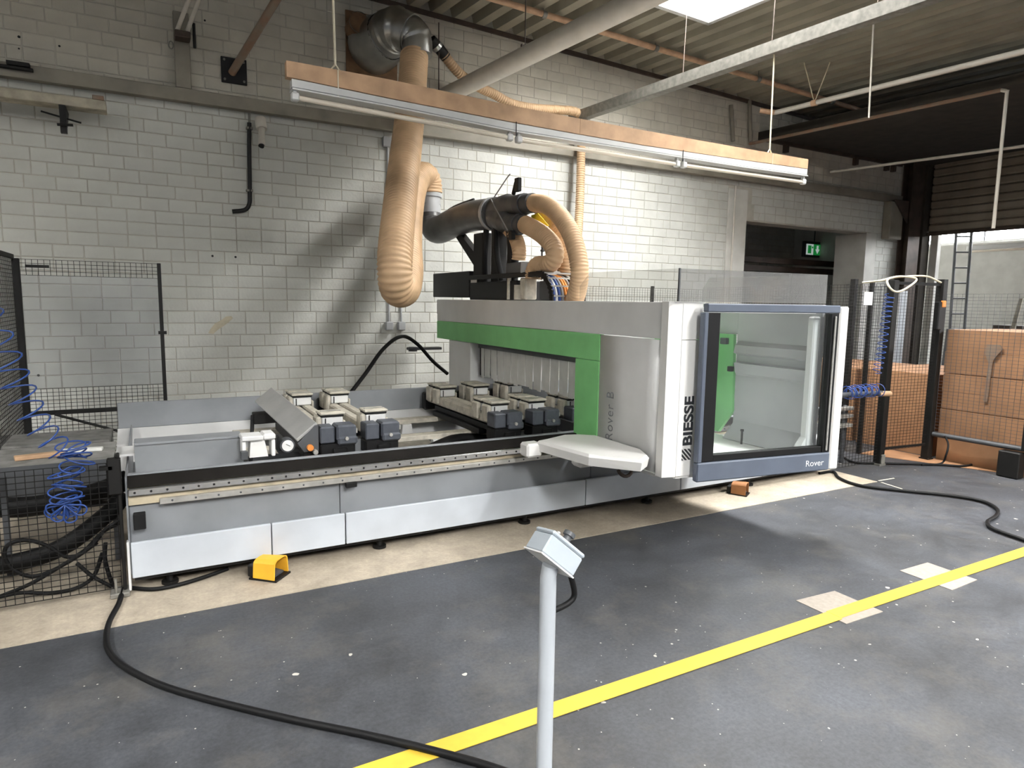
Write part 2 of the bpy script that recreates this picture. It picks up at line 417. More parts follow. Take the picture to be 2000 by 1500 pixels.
def block_mb(L, y0=0):
    m = MB(); h = (BH - J) / 2; l = (L - J) / 2; b = .004
    pts = [(-l, 0, -h), (l, 0, -h), (l, 0, h), (-l, 0, h)]
    f = [(-l + b, -.006, -h + b), (l - b, -.006, -h + b), (l - b, -.006, h - b), (-l + b, -.006, h - b)]
    m.add(pts + f, [(4,5,6,7),(0,1,5,4),(1,2,6,5),(2,3,7,6),(3,0,4,7)]); return m
rest = MB(); rest_up = MB()
for i, (x0, x1, z0) in enumerate(rows):
    c = V((x0 + x1) / 2, W + .006 + random.uniform(-.0012, .0012), z0 + BH / 2)
    if i < 300:
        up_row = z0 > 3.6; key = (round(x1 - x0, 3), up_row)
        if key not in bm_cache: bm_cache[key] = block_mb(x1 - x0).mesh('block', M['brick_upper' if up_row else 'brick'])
        o = bpy.data.objects.new('block', bm_cache[key]); o.location = c; link(o, wall)
    else:
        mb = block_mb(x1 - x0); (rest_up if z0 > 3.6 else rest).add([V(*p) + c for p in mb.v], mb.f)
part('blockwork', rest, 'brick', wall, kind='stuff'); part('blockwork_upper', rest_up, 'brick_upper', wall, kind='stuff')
mk = MB()
for px, py, r in ((37, 72, .012), (37, 95, .008), (116, 90, .010), (415, 500, .012), (460, 502, .012), (75, 733, .012), (1160, 60, .01), (400, 40, .01)):
    c = PY(px, py, W); mk.cyl((c.x, W - .0025, c.z), (c.x, W + .002, c.z), r, 8)
part('drill_holes', mk, 'black', wall, kind='stuff')
c = PY(432, 636, W); sp = [(.10, .13), (.05, .12), (.0, .07), (-.06, .03), (-.11, -.05), (-.13, -.10), (-.08, -.11), (-.03, -.05), (.03, .0), (.08, .05), (.12, .10)]
part('stain', MB().prism([(c.x + a, W - .0016, c.z + b * .8) for a, b in sp], (0, .001, 0)), mat('wall_stain', (186, 178, 156), .85, var=.1, scale=14), wall)
# pier beside the opening, reveals
struct('trim_1', MB().box(OX0 - .42, OX0, W - .012, W + .02, 0, 3.46, .004), 'plaster')
struct('trim_2', MB().box(OX1 - .002, OX1 + .3, W - .004, W + .62, 0, OZ, .004), 'plaster')
struct('trim_3', MB().box(OX0 - .1, OX0 + .002, W + .3, W + .6, 0, OZ), 'plaster')
# room behind the opening
mb = MB(); mb.box(6, 19, 10.6, 10.8, 0, 4.5); rb = struct('wall_rear_room', mb, 'mortar')
mb = MB()
for r in range(34):
    x = 8.5 + (r % 2) * .125
    while x < 16:
        b_ = block_mb(.25); mb.add([V(*p) + V(x, 10.6, r * BH + BH / 2) for p in b_.v], b_.f); x += .25
part('blockwork', mb, 'brick', rb, kind='stuff')
struct('wall_light_stop', MB().box(13.25, 13.35, W + .3, 10.6, 0, 4.3), 'plaster')  # added wall that keeps far-hall light out of the rear room
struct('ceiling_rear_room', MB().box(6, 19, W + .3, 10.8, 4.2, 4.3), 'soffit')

# ---- corrugated roof
def roof_piece(x0, x1, y0, y1, mbx):
    pitch = .28; x = x0
    prof = []
    k = math.floor(x0 / pitch)
    while k * pitch < x1:
        b = k * pitch
        for dx, dz in ((0, 0), (.12, 0), (.155, .11), (.245, .11)):
            xx = b + dx
            if x0 <= xx <= x1: prof.append((xx, dz))
        k += 1
    prof = [(x0, prof[0][1])] + prof + [(x1, prof[-1][1])]
    vs = []; fs = []
    for xx, dz in prof:
        for y in (y0, y1):
            vs.append((skew(xx, y), y, roof_z(xx) + dz))
    for i in range(len(prof) - 1): fs.append((2*i, 2*i+1, 2*i+3, 2*i+2))
    mbx.add(vs, fs)
SKX0, SKX1, SKY1 = 4.38, 5.65, 6.03      # nearest rooflight, measured at the wall line
strips = [(SKX0, SKX1, 3.0, SKY1), (-5.9, -4.6, 0.0, 3.8), (SKX0, SKX1, -6.5, 0.5), (-.9, .4, -8.0, -2.0), (-5.9, -4.6, -8.0, -2.0)]  # strips behind the camera are unseen, added for frontal light
WELL = .9                                # depth of the rooflight wells
mbr = MB()
xs = [-12, -5.9, -4.6, -.9, .4, SKX0, SKX1, 14.5]
for a, b in zip(xs, xs[1:]):
    y = -10
    for s in sorted([s for s in strips if abs(s[0] - a) < .01], key=lambda q: q[2]):
        roof_piece(a, b, y, s[2], mbr); y = s[3]
    roof_piece(a, b, y, W + .05, mbr)
struct('ceiling', mbr, 'roof')
for i, (a, b, y0, y1) in enumerate(strips):
    mb = MB()
    def rail(xa, xb, ya, yb):
        mb.prism([(skew(xa, ya), ya, roof_z(xa) - .03), (skew(xb, ya), ya, roof_z(xb) - .03), (skew(xb, yb), yb, roof_z(xb) - .03), (skew(xa, yb), yb, roof_z(xa) - .03)], (0, 0, WELL + .05))
    rail(a - .06, a, y0, y1 + .06); rail(b, b + .06, y0, y1 + .06); rail(a - .06, b + .06, y1, y1 + .06); rail(a - .06, b + .06, y0 - .06, y0)
    fr = struct('window_%d' % (i + 1), mb, 'lampwhite')
    p = MB().add([(skew(a, y0), y0, roof_z(a) + WELL), (skew(b, y0), y0, roof_z(b) + WELL), (skew(b, y1), y1, roof_z(b) + WELL), (skew(a, y1), y1, roof_z(a) + WELL)], [(0, 3, 2, 1)])
    part('pane', p, 'skylight', fr, 'glowing white rooflight pane')  # the added strips behind the camera share this pane
# rough plate along the top of the wall
mb = MB(); mb.prism([(-9, W - .03, roof_z(-9) - .05), (13, W - .03, roof_z(13) - .05), (13, W - .03, roof_z(13) + .0), (-9, W - .03, roof_z(-9) + .0)], (0, .1, 0))
struct('trim_4', mb, 'steel_dark')
# ---- lower dark soffit before the roller door
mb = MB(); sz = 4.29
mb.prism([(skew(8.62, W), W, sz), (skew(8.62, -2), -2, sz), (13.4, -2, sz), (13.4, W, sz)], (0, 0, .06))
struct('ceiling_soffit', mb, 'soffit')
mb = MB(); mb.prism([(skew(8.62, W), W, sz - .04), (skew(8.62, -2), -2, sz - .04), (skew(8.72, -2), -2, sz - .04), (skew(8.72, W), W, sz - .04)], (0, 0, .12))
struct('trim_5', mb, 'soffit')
mb = MB().box(8.7, 12.4, W - .05, W, sz - .05, sz); 
for x in (9.2, 11.0, 11.9, 12.1): mb.box(x, x + .06, W - .08, W, sz - .17, sz - .05)
struct('trim_6', mb, 'steel_dark')

# ---- gable end: roller door half open, steel column
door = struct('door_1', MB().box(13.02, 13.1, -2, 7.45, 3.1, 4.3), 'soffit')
sl = MB().box(-.035, .02, -2, 7.42, -.07, .07, .03).mesh('slat', mat('door_slat', (140, 130, 116), .5, .2, var=.12, scale=3))
for k in range(9):
    o = bpy.data.objects.new('slat', sl); o.location = (13.0, 0, 3.13 + k * .145); link(o, door)
part('bottom_rail', MB().box(12.96, 13.04, -2, 7.43, 3.0, 3.06, .008), 'steel_dark', door)
col = thing('steel_column', 'dark brown steel column in the corner beside the roller door', 'column', (12.6, 7.5, 0))
mb = MB().box(12.44, 12.80, 7.46, 7.48, 0, 4.3).box(12.44, 12.80, 7.64, 7.66, 0, 4.3); part('flange', mb, 'steel_dark', col)
part('web', MB().box(12.6, 12.64, 7.48, 7.64, 0, 4.3), 'steel_dark', col)
part('gusset', MB().prism([(12.44, 7.5, 3.6), (12.0, 7.5, 3.6), (12.44, 7.5, 3.2)], (0, .02, 0)), 'steel_dark', col)
solo('hanging_post', MB().box(11.98, 12.36, W - .16, W - .006, 2.9, 3.575, .01), 'steel_paint', 'short grey post under the end of the long wall beam', 'post')
part('guide', MB().box(12.85, 13.1, 7.44, 7.52, 0, 4.3, .006), 'soffit', door)
struct('trim_7', MB().box(13.12, 13.24, 7.3, 7.44, 0, 3.1, .006), 'plaster')
# hall beyond
fw = struct('wall_far_hall', MB().box(16.6, 16.8, -6, 12.5, 0, 3.12), 'plaster')
struct('wall_far_hall_side', MB().box(13.3, 16.8, 12.4, 12.6, 0, 4.5), 'plaster')
struct('ceiling_far_hall', MB().box(13.3, 17.2, -6, 12.6, 4.4, 4.5), 'soffit')
wf = struct('window_3', MB().box(16.66, 16.74, -6, 12.4, 3.12, 3.18).box(16.66, 16.74, -6, 12.4, 4.3, 4.4), 'lampwhite')
for k in range(9):
    y0 = -6 + k * 2.04
    part('pane', MB().box(16.69, 16.71, y0 + .02, y0 + 2.02, 3.18, 4.3), 'daywin', wf)

# ---- steel beam along the wall
bx = MB().box(-3, 12.4, W - .10, W - .004, 3.575, 3.70, .004)
solo('wall_beam', bx, 'steel_paint', 'long grey steel beam running across the whole block wall', 'beam')
solo('wall_post', MB().box(.36, .50, W - .08, W - .004, 3.705, 4.42, .006), 'steel_paint', 'short grey steel post standing on the long wall beam', 'post')

c = PY(28, 142, W - .12)
solo('beam_clamp', MB().box(c.x - .3, c.x + .14, W - .15, W - .101, 3.635, 3.66, .004).box(c.x - .05, c.x + .12, W - .16, W - .101, 3.664, 3.70, .004), 'blacksteel', 'dark clamp fixed on the wall beam at the far left edge', 'clamp')
# ---- floor markings
def tape(x0, x1, ya, yb, nm, lab):
    mb = MB().prism([(x0, ya[0], .0035), (x1, ya[1], .0035), (x1, yb[1], .0035), (x0, yb[0], .0035)], (0, 0, .0022))
    solo(nm, mb, 'yellow', lab, 'floor tape', 'yellow tape on the floor')
tape(-.6, 3.168, (2.06, 2.075), (2.148, 2.165), 'floor_tape', 'yellow floor tape strip passing behind the grey pedestal')
tape(3.1705, 9.0, (2.085, 2.09), (2.172, 2.177), 'floor_tape', 'yellow floor tape strip crossing two pale floor patches on the right')
solo('floor_patch', MB().prism([(3.14, 2.033, 0), (3.139, 2.341, 0), (3.451, 2.323, 0), (3.451, 2.03, 0)], (0, 0, .003)), 'patch', 'pale square floor patch where the yellow tape is joined', 'floor patch', 'pale floor patches')
solo('floor_patch', MB().prism([(4.089, 2.011, 0), (4.097, 2.327, 0), (4.395, 2.324, 0), (4.389, 2.023, 0)], (0, 0, .003)), 'patch', 'pale square floor patch under the tape, farther right', 'floor patch', 'pale floor patches')
#@@MACHINE@@
# ================================================================== MACHINE BED
bed = thing('machine_bed', 'long grey machine bed with white skirt panels and a steel guide rail', 'machine bed', (2.8, 4.9, 0))
XL, XR = -.135, 5.85
part('base_frame', MB().box(XL + .03, XR, 4.17, 5.85, .055, .10).box(XL + .01, XR, 4.125, 4.2, .065, .088), 'blacksteel', bed)
for a, b in ((XL, .603), (.609, 1.053), (1.061, 2.922), (2.929, 3.9), (3.907, 4.9), (4.907, XR)):
    part('skirt_panel', MB().box(a, b, 4.098, 4.122, .088, .292, .004), 'skirt', bed)
for a, b in ((XL, 1.034), (1.038, 3.0), (3.004, XR)):
    part('front_beam', MB().box(a, b, 4.150, 4.40, .10, .495, .004), 'mgrey', bed)
part('rail_seat', MB().box(XL, XR, 4.125, 4.34, .50, .602), 'cream', bed)
ra = part('guide_rail', MB().box(XL + .0, XR, 4.095, 4.125, .556, .598, .006), 'chrome', bed)
hs = MB(); x = -.102
while x < 5.7: hs.cyl((x, 4.0935, .577), (x, 4.097, .577), .0065, 8); x += .08
part('screw_holes', hs, 'black', ra, kind='stuff')
rk = part('gear_rack', MB().box(.017, XR, 4.093, 4.125, .494, .527, .003), 'alu', bed)
hs = MB(); x = .08
while x < 5.7: hs.cyl((x, 4.0915, .512), (x, 4.095, .512), .006, 8); x += .12
part('screw_holes', hs, 'dgrey', rk, kind='stuff')
part('belt_cover', MB().prism([(XL, 4.105, .606), (XL, 4.17, .606), (XL, 4.17, .658), (XL, 4.135, .658)], (XR - XL, 0, 0)), 'belt', bed)
part('bed_ledge', MB().box(XL, XR, 4.172, 4.215, .605, .664, .003), 'mgrey', bed)
part('inner_face', MB().box(XL, XR, 4.345, 4.40, .5, .60), 'mgrey', bed)
part('end_cover', MB().box(XL - .012, XL - .001, 4.13, 5.85, .1, .66, .002), 'mgrey', bed)
part('switch_box', MB().box(-.115, -.055, 4.075, 4.124, .37, .46, .004), 'black', bed)
part('sensor_block', MB().box(1.06, 1.13, 4.08, 4.122, .462, .493, .003), 'black', bed)
# rear side and tray
part('rear_panel', MB().box(-.23, 5.2, 5.88, 5.9, .63, .83, .004), 'mgrey', bed)
part('rear_panel_lower', MB().prism([(-.235, 5.88, .63), (-.235, 5.60, .56), (-.235, 5.60, .1), (-.235, 5.9, .1)], (5.4, 0, 0)), 'lgrey', bed)
part('tray', MB().box(XL, XR - .1, 4.41, 5.6, .30, .42), 'dgrey', bed)
part('inner_cover', MB().box(-.10, .50, 4.43, 4.452, .60, .775, .003).box(-.10, .50, 4.43, 4.60, .765, .785, .004), 'mgrey', bed)
part('end_bracket', MB().box(-.20, -.06, 4.50, 4.75, .700, .712).box(-.20, -.19, 4.5, 4.75, .66, .70), 'lgrey', bed)
for y in (4.80, 5.50):
    bar = part('cross_rail', MB().box(.55, 5.4, y - .055, y + .055, .575, .615, .004), 'aludirty', bed)
for xx in (1.95, 3.2):
    part('rail_foot', MB().prism([(xx - .06, 4.72, .42), (xx + .06, 4.72, .42), (xx + .04, 4.72, .575), (xx - .04, 4.72, .575)], (0, .05, 0)), 'lgrey', bed)
    part('rail_foot', MB().prism([(xx - .06, 5.42, .42), (xx + .06, 5.42, .42), (xx + .04, 5.42, .575), (xx - .04, 5.42, .575)], (0, .05, 0)), 'lgrey', bed)
part('tray_plate', MB().box(1.5, 2.1, 4.95, 5.35, .422, .45, .004), 'aludirty', bed)
part('tray_block', MB().prism([(1.15, 4.41, .60), (1.50, 4.41, .60), (1.50, 4.41, .70), (1.22, 4.41, .70)], (0, .12, 0)), 'mgrey', bed)
for x in (.05, 1.30, 2.42, 3.6, 4.8):
    f = part('levelling_foot', MB().cyl((x, 4.17, .003), (x, 4.17, .02), .045, 14).cyl((x, 4.17, .02), (x, 4.17, .06), .018, 10), 'blacksteel', bed)
part('cable_duct', MB().tube(smooth_path([(1.35, 4.62, .47), (1.75, 4.66, .49), (2.15, 4.75, .56), (2.5, 4.7, .50)], 6), .045, 10), 'rubber', bed)

# clamps at the left of the bed
br = thing('clamp_bracket', 'white cast clamp bracket at the left of the bed beside a round dial', 'bracket', (.57, 4.35, .665))
part('body', MB().prism([(.52, 4.30, .666), (.63, 4.30, .666), (.61, 4.30, .775), (.53, 4.30, .775)], (0, .10, 0)), 'white', br)
part('top_plate', MB().box(.475, .60, 4.27, 4.42, .776, .805, .006).box(.60, .675, 4.28, 4.42, .772, .812, .01), 'lgrey', br)
part('side_plate', MB().box(.65, .672, 4.29, 4.40, .666, .771, .004), 'white', br)
part('side_plate', MB().box(.478, .50, 4.29, 4.40, .666, .775, .004), 'white', br)
part('foot', MB().box(.465, .505, 4.24, 4.285, .668, .72, .004), 'dgrey', br)
ga = thing('pressure_gauge', 'round white pressure gauge between the clamp bracket and a sloped cover', 'gauge', (.76, 4.38, .665))
part('housing', MB().cyl((.755, 4.335, .715), (.755, 4.40, .715), .046, 20), 'dgrey', ga)
part('dial', MB().cyl((.755, 4.331, .715), (.755, 4.336, .715), .036, 20), 'dial', ga)
part('needle', MB().obox((.757, 4.3295, .718), (.03, .002, .003), Matrix.Rotation(.5, 3, 'Y')), 'black', ga)
part('stand', MB().box(.70, .83, 4.34, 4.42, .666, .685).box(.69, .71, 4.36, 4.42, .685, .77), 'black', ga)
# sloped end console
sc_ = thing('sloped_console', 'sloped grey cover with an orange button, leftmost beam across the bed', 'machine cover', (.82, 4.85, .615))
a0 = V(.87, 4.30, .80); a1 = V(.775, 5.42, .90)
ax = (a1 - a0).normalized(); up_ = V(-.62, 0, .78); up_ = (up_ - ax * up_.dot(ax)).normalized(); sd = ax.cross(up_)
Rm = Matrix((sd, ax, up_)).transposed()
part('cover', MB().obox((a0 + a1) / 2 - up_ * .0, (.165, (a1 - a0).length, .02), Rm, .004), 'slope', sc_)
part('end_plate', MB().prism([(.81, 4.30, .73), (.92, 4.30, .84), (.942, 4.30, .84), (.942, 4.30, .67), (.85, 4.30, .67)], (0, .012, 0)), 'dgrey', sc_)
part('beam', MB().box(.85, .935, 4.33, 5.4, .625, .72, .004), 'black', sc_)
part('button', MB().cyl((.885, 4.27, .700), (.885, 4.30, .700), .020, 16), 'orange', sc_)
part('fitting', MB().cyl((.915, 4.26, .67), (.915, 4.32, .67), .016, 10), 'alu', sc_)
part('strut', MB().cyl((.66, 5.2, .78), (.60, 4.95, .42), .014, 8), 'black', sc_)
part('cross_pin', MB().box(.66, .86, 5.15, 5.25, .72, .80, .006), 'blacksteel', sc_)

# ------------------------------------------------------------------ vacuum pods on cross beams (built once, copied)
def make_beam(front2):
    root = thing('pod_beam', '', 'machine beam', (0, 0, 0))
    part('slide', MB().box(-.09, .09, 4.60, 5.56, .616, .66, .004).box(-.05, .05, 4.5, 5.6, .66, .70), 'black', root)
    part('profile', MB().box(-.080, -.010, 4.43, 5.72, .72, .795, .010), 'aludirty', root)
    part('profile', MB().box(.010, .080, 4.43, 5.72, .72, .795, .010), 'aludirty', root)
    part('hose_tray', MB().box(-.0095, .0095, 4.43, 5.70, .70, .775).box(.081, .11, 4.5, 5.66, .67, .74), 'blacksteel', root)
    hb = part('end_block', MB().box(-.005, .125, 4.275, 4.42, .725, .83, .012).box(.0, .13, 4.262, 4.35, .70, .755, .012), 'blockblue', root, 'dark blue-grey end housing')
    part('knob', MB().cyl((.055, 4.25, .745), (.055, 4.265, .745), .012, 12).box(.125, .135, 4.29, 4.31, .77, .80), 'alu', hb)
    part('side_block', MB().box(-.11, -.015, 4.285, 4.42, .715, .825, .008), 'blockblue', root)
    part('lower_block', MB().box(-.11, .12, 4.29, 4.43, .62, .71, .008).box(-.03, .06, 4.27, 4.3, .63, .68, .006), 'black', root)
    part('rear_block', MB().box(-.10, .10, 5.725, 5.80, .64, .80, .01), 'black', root)
    for y in ((4.49, 4.67) if front2 else (4.50,)) + (5.49, 5.65):
        pod = part('pod', MB().box(-.062, .078, y - .06, y + .06, .797, .862, .008), 'lgrey', root)
        part('pod_base', MB().box(-.102, -.066, y - .066, y + .045, .735, .868, .010), 'aludirty', pod)
        part('pod_foot', MB().box(.082, .100, y - .05, y + .05, .75, .83, .006), 'aludirty', pod)
        part('gasket', MB().box(-.068, .084, y - .064, y + .064, .862, .876, .003), 'black', pod)
        part('top_plate', MB().box(-.076, .092, y - .072, y + .072, .876, .894, .006), 'aludirty', pod)
        part('top_bar', MB().box(-.060, .076, y - .014, y + .014, .894, .899, .002), 'alu', pod)
        part('pin', MB().cyl((-.040, y - .063, .80), (-.040, y - .063, .855), .004, 6), 'black', pod)
    return root
pa = make_beam(False); pb = make_beam(True)
spots = [(pa, 1.06, 'cross beam with vacuum pods beside the sloped grey cover'),
         (pa, 1.36, 'cross beam with vacuum pods, second from the sloped grey cover'),
         (pb, 2.33, 'cross beam with four vacuum pods, leftmost of the group by the strip curtain'),
         (pb, 2.66, 'cross beam with four vacuum pods, middle of the group by the strip curtain'),
         (pb, 3.02, 'cross beam with vacuum pods half under the gantry strip curtain')]
used = set()
for proto, x, lab in spots:
    o = proto if proto.name not in used else copy_tree(proto)
    used.add(proto.name); o.location = (x, 0, 0); o['label'] = lab; o['group'] = 'pod beams across the bed'

# ================================================================== GANTRY
gx = 2.85
gan = thing('machine_gantry', 'white portal gantry with green frame, strip curtain and glazed front door', 'machine gantry', (3.5, 4.9, .6))
ZT = 1.663
GX1 = 4.12
# side panels (left one towards the bed, right one mirrored behind it)
part('beam_panel', MB().box(gx - .002, gx + .04, 3.226, 6.93, 1.430, ZT, .004), 'lgrey', gan)
part('top_panel', MB().box(gx + .045, 3.55, 4.2, 6.93, ZT - .03, ZT - .004, .004), 'lgrey', gan)
part('green_band', MB().box(gx - .004, gx + .036, 3.872, 6.93, 1.236, 1.427, .003), 'green', gan)
part('green_leg', MB().box(gx - .004, gx + .036, 3.872, 4.175, .625, 1.232, .003), 'green', gan)
prof = [(3.868, gx), (3.60, gx), (3.45, gx), (3.35, gx - .001), (3.226, gx - .004)]
def swept(pr, z0, z1, th=.03):
    m = MB(); n = len(pr); vs = []
    for y, x in pr: vs += [(x, y, z0), (x, y, z1), (x + th, y, z1), (x + th, y, z0)]
    fs = [(0, 1, 2, 3), ((n-1)*4+3, (n-1)*4+2, (n-1)*4+1, (n-1)*4)]
    for i in range(n - 1):
        a = i * 4; b = a + 4
        for k in range(4): fs.append((a + k, b + k, b + (k + 1) % 4, a + (k + 1) % 4))
    m.add(vs, fs); m.sm = [False] * 2 + [True] * (len(m.f) - 2); return m
part('side_panel', swept(prof, .56, 1.424), 'lgrey', gan)
# far legs on the wall side
part('rear_leg', MB().box(gx + .01, gx + .32, 6.08, 6.62, .60, 1.232, .004), 'lgrey', gan)
part('rear_leg', MB().box(gx + .33, GX1 - .2, 6.40, 6.62, .60, 1.232, .004), 'lgrey', gan)
part('leg_slot', MB().box(gx + .12, gx + .3, 5.99, 6.078, .9, 1.232), 'black', gan)
part('carriage', MB().box(gx + .05, GX1 - .1, 4.06, 4.55, .615, .72, .006), 'dgrey', gan)
part('carriage', MB().box(gx + .05, GX1 - .1, 5.95, 6.5, .56, .598, .006), 'dgrey', gan)
# core beam (seen under the band and from above)
part('core_beam', MB().box(gx + .1, 4.0, 4.55, 6.9, 1.24, 1.62, .01), 'lgrey', gan)
# strip curtain
cur = part('curtain_rail', MB().box(gx + .05, gx + .09, 4.18, 5.98, 1.19, 1.236), 'dgrey', gan)
ncs = 26; wst = 1.78 / ncs
for i in range(ncs):
    y = 5.965 - wst * (i + .5); z0 = .895 + random.uniform(-.008, .012)
    tw = random.uniform(-.12, .12)
    m = MB(); nseg = 5; vs = []
    for s_ in range(nseg + 1):
        t = s_ / nseg; z = 1.20 + (z0 - 1.20) * t; a = tw * t * t; ww = wst * .5 * (1.02 if t < .3 else .97)
        for e in (-1, 1): vs.append((gx + .075 + math.sin(a) * e * ww + (i % 2) * .005, y + e * ww * math.cos(a), z))
    fs = [(2*k, 2*k+1, 2*k+3, 2*k+2) for k in range(nseg)]
    o = [(p[0] + .003, p[1], p[2]) for p in vs]; nv = len(vs)
    m.add(vs + o, [tuple(reversed(f)) for f in fs] + [tuple(q + nv for q in f) for f in fs] + [(2*k, 2*k+2, 2*k+2+nv, 2*k+nv) for k in range(nseg)] + [(2*k+1, 2*k+1+nv, 2*k+3+nv, 2*k+3) for k in range(nseg)])
    part('curtain_strip', m, 'strip', gan)
# white corner pillar
DN = V(0, 0, 0)
def D(s): return V(3.031 + 1.106 * s, 3.043 - .160 * s, 0) + DN     # front door plane, left to right
dirx = (D(1) - D(0)).normalized(); nrm = V(dirx.y, -dirx.x, 0)               # nrm points out of the door
# the door's outer face lies on the line D; parts sit behind it by (t - .045)
DN = -nrm * .045
def pillar(z0, z1): return MB().prism([(2.842, 3.222, z0), (2.838, 3.155, z0), (2.934, 3.134, z0), (2.934, 3.19, z0), (2.88, 3.222, z0)], (0, 0, z1 - z0))
part('corner_pillar', pillar(.548, ZT + .004), 'white', gan)
def badge_col(z0, z1): return MB().prism([(2.938, 3.134, z0), (3.095, 3.125, z0), (3.095, 3.19, z0), (2.938, 3.19, z0)], (0, 0, z1 - z0))
part('badge_column', badge_col(1.43, ZT + .003), 'white', gan)
bc = part('badge_column', badge_col(.550, 1.426), 'white', gan)
# printed name and mark on the pillar, reading upwards
bx0 = V(2.938, 3.134, 0); bx1 = V(3.062, 3.127, 0); bdir = (bx1 - bx0).normalized(); bn = V(bdir.y, -bdir.x, 0)
org = bx1 - bdir * .010 + bn * .0015
text_mesh('BIESSE', .078, 'text', 'lettering', (org.x, org.y, .744), (0, 0, 1), -bdir, bc, bold=.0026, fit=(.325, .072))
lg = MB(); z0 = .652; s_ = .074
for k in range(-2, 3):
    # three slanted bars filling a square
    pts = []
    w0 = k * .0296
    def clip(poly):
        def cut(pl, f):
            out = []
            for i in range(len(pl)):
                a, b = pl[i], pl[(i+1) % len(pl)]; fa, fb = f(a), f(b)
                if fa >= 0: out.append(a)
                if fa * fb < 0: t = fa / (fa - fb); out.append((a[0] + (b[0]-a[0]) * t, a[1] + (b[1]-a[1]) * t))
            return out
        for f in (lambda p: p[0], lambda p: s_ - p[0], lambda p: p[1], lambda p: s_ - p[1]):
            if poly: poly = cut(poly, f)
        return poly
    pl = clip([(-.1, w0 - .1 ), (.2, w0 + .2), (.2, w0 + .2 + .0175), (-.1, w0 - .1 + .0175)])
    if len(pl) > 2:
        q = [org - bdir * p[1] + V(0, 0, z0 + p[0]) for p in pl]
        lg.prism(q, bn * .001)
part('emblem', lg, 'text', bc)
# thin print on the side panel
text_mesh('Rover B', .12, 'textgrey', 'lettering', (gx - .0025, 3.690, .680), (0, 0, 1), (0, 1, 0), gan, bold=-.0012, space=1.1, fit=(.350, .080))
# front door: frame, dark mullions, pane
def dbox(m, s0, s1, z0, z1, t0, t1, b=.0):
    a = D(s0); c = D(s1); L = (c - a).length; mid = (a + c) / 2 + nrm * ((t0 + t1) / 2)
    Rz = Matrix((dirx, -nrm, V(0, 0, 1))).transposed()
    return m.obox((mid.x, mid.y, (z0 + z1) / 2), (L, abs(t1 - t0), z1 - z0), Rz, b)
dr = part('door', dbox(MB(), .02, .985, 1.605, ZT - .005, -.005, .045, .006), 'bluegrey', gan, 'blue-grey glazed door')
part('bottom_frame', dbox(MB(), .0, .985, .520, .645, -.005, .045, .008), 'bluegrey', dr)
part('edge_frame', dbox(MB(), .0, .03, .646, 1.604, -.005, .046, .006), 'bluegrey', dr)
part('dark_stile', dbox(MB(), .032, .115, .648, 1.600, -.02, .034, .003), 'black', dr)
part('dark_stile', dbox(MB(), .925, .984, .648, 1.602, -.02, .036, .003), 'black', dr)
part('dark_sill', dbox(MB(), .116, .924, .648, .690, -.02, .030, .003), 'black', dr)
part('handle_rail', dbox(MB(), .945, .958, .66, 1.585, .037, .048, .003), 'alu', dr)
part('pane', dbox(MB(), .117, .923, .692, 1.600, .0, .006), 'glass', dr)
q = D(.79) + nrm * .0465
text_mesh('Rover', .060, 'textwhite', 'lettering', (q.x, q.y, .560), dirx, (0, 0, 1), dr, bold=-.0004, wscale=1.1)
part('end_edge', dbox(MB(), .986, 1.058, .520, ZT - .012, -.06, .042, .010), 'white', gan)
part('end_foot', dbox(MB(), .995, 1.095, .515, .72, -.26, -.065, .012), 'lgrey', gan)
part('underside', MB().prism([(2.86, 3.25, .53), (2.95, 3.15, .53), (4.12, 2.99, .53), (4.12, 3.9, .53), (2.86, 3.9, .53)], (0, 0, .02)), 'lgrey', gan)
# interior of the cabin
part('cabin_floor', MB().prism([(2.89, 3.87, .555), (2.99, 3.20, .555), (4.07, 3.0, .555), (4.07, 4.3, .555), (2.89, 4.3, .555)], (0, 0, .045)), 'white', gan)
part('end_wall', MB().box(4.085, 4.12, 3.0, 3.74, .60, 1.63, .004), 'igrey', gan)
part('end_wall_top', MB().box(4.085, 4.12, 3.0, 4.3, 1.632, 1.662, .004), 'igrey', gan)
part('end_wall_rear', MB().box(4.095, 4.12, 3.745, 4.3, 1.42, 1.63, .004), 'igrey', gan)
part('end_wall_ledge', MB().prism([(4.085, 3.05, 1.37), (4.085, 3.05, 1.26), (4.03, 3.05, 1.28), (4.045, 3.05, 1.34)], (0, .67, 0)), 'igrey', gan)
part('end_wall_ledge', MB().prism([(4.085, 3.05, 1.21), (4.085, 3.05, 1.10), (4.06, 3.05, 1.12), (4.04, 3.05, 1.20)], (0, .67, 0)), 'igrey', gan)
part('inner_frame', MB().box(3.99, 4.06, 2.985, 3.04, .60, 1.58, .01).prism([(3.87, 2.99, .60), (3.99, 2.99, .60), (3.99, 2.99, .74)], (0, .05, 0)), 'lgrey', gan)
part('inner_fillet', MB().prism([(4.085, 3.05, .605), (4.085, 3.05, .74), (3.96, 3.05, .605)], (0, .67, 0)), 'igrey', gan)
part('inner_green', MB().prism([(4.065, 3.76, 1.42), (4.065, 4.30, 1.42), (4.065, 4.30, .62), (4.065, 3.87, .62), (4.065, 3.73, .81)], (.03, 0, 0)), 'green', gan)
part('cabin_lintel', MB().prism([(2.90, 3.22, 1.60), (3.0, 3.20, 1.60), (4.06, 3.03, 1.60), (4.06, 3.08, 1.60), (3.0, 3.25, 1.60)], (0, 0, .035)), 'lgrey', gan)
part('back_wall', MB().box(2.95, 3.75, 4.31, 4.33, .62, 1.59), 'lgrey', gan)
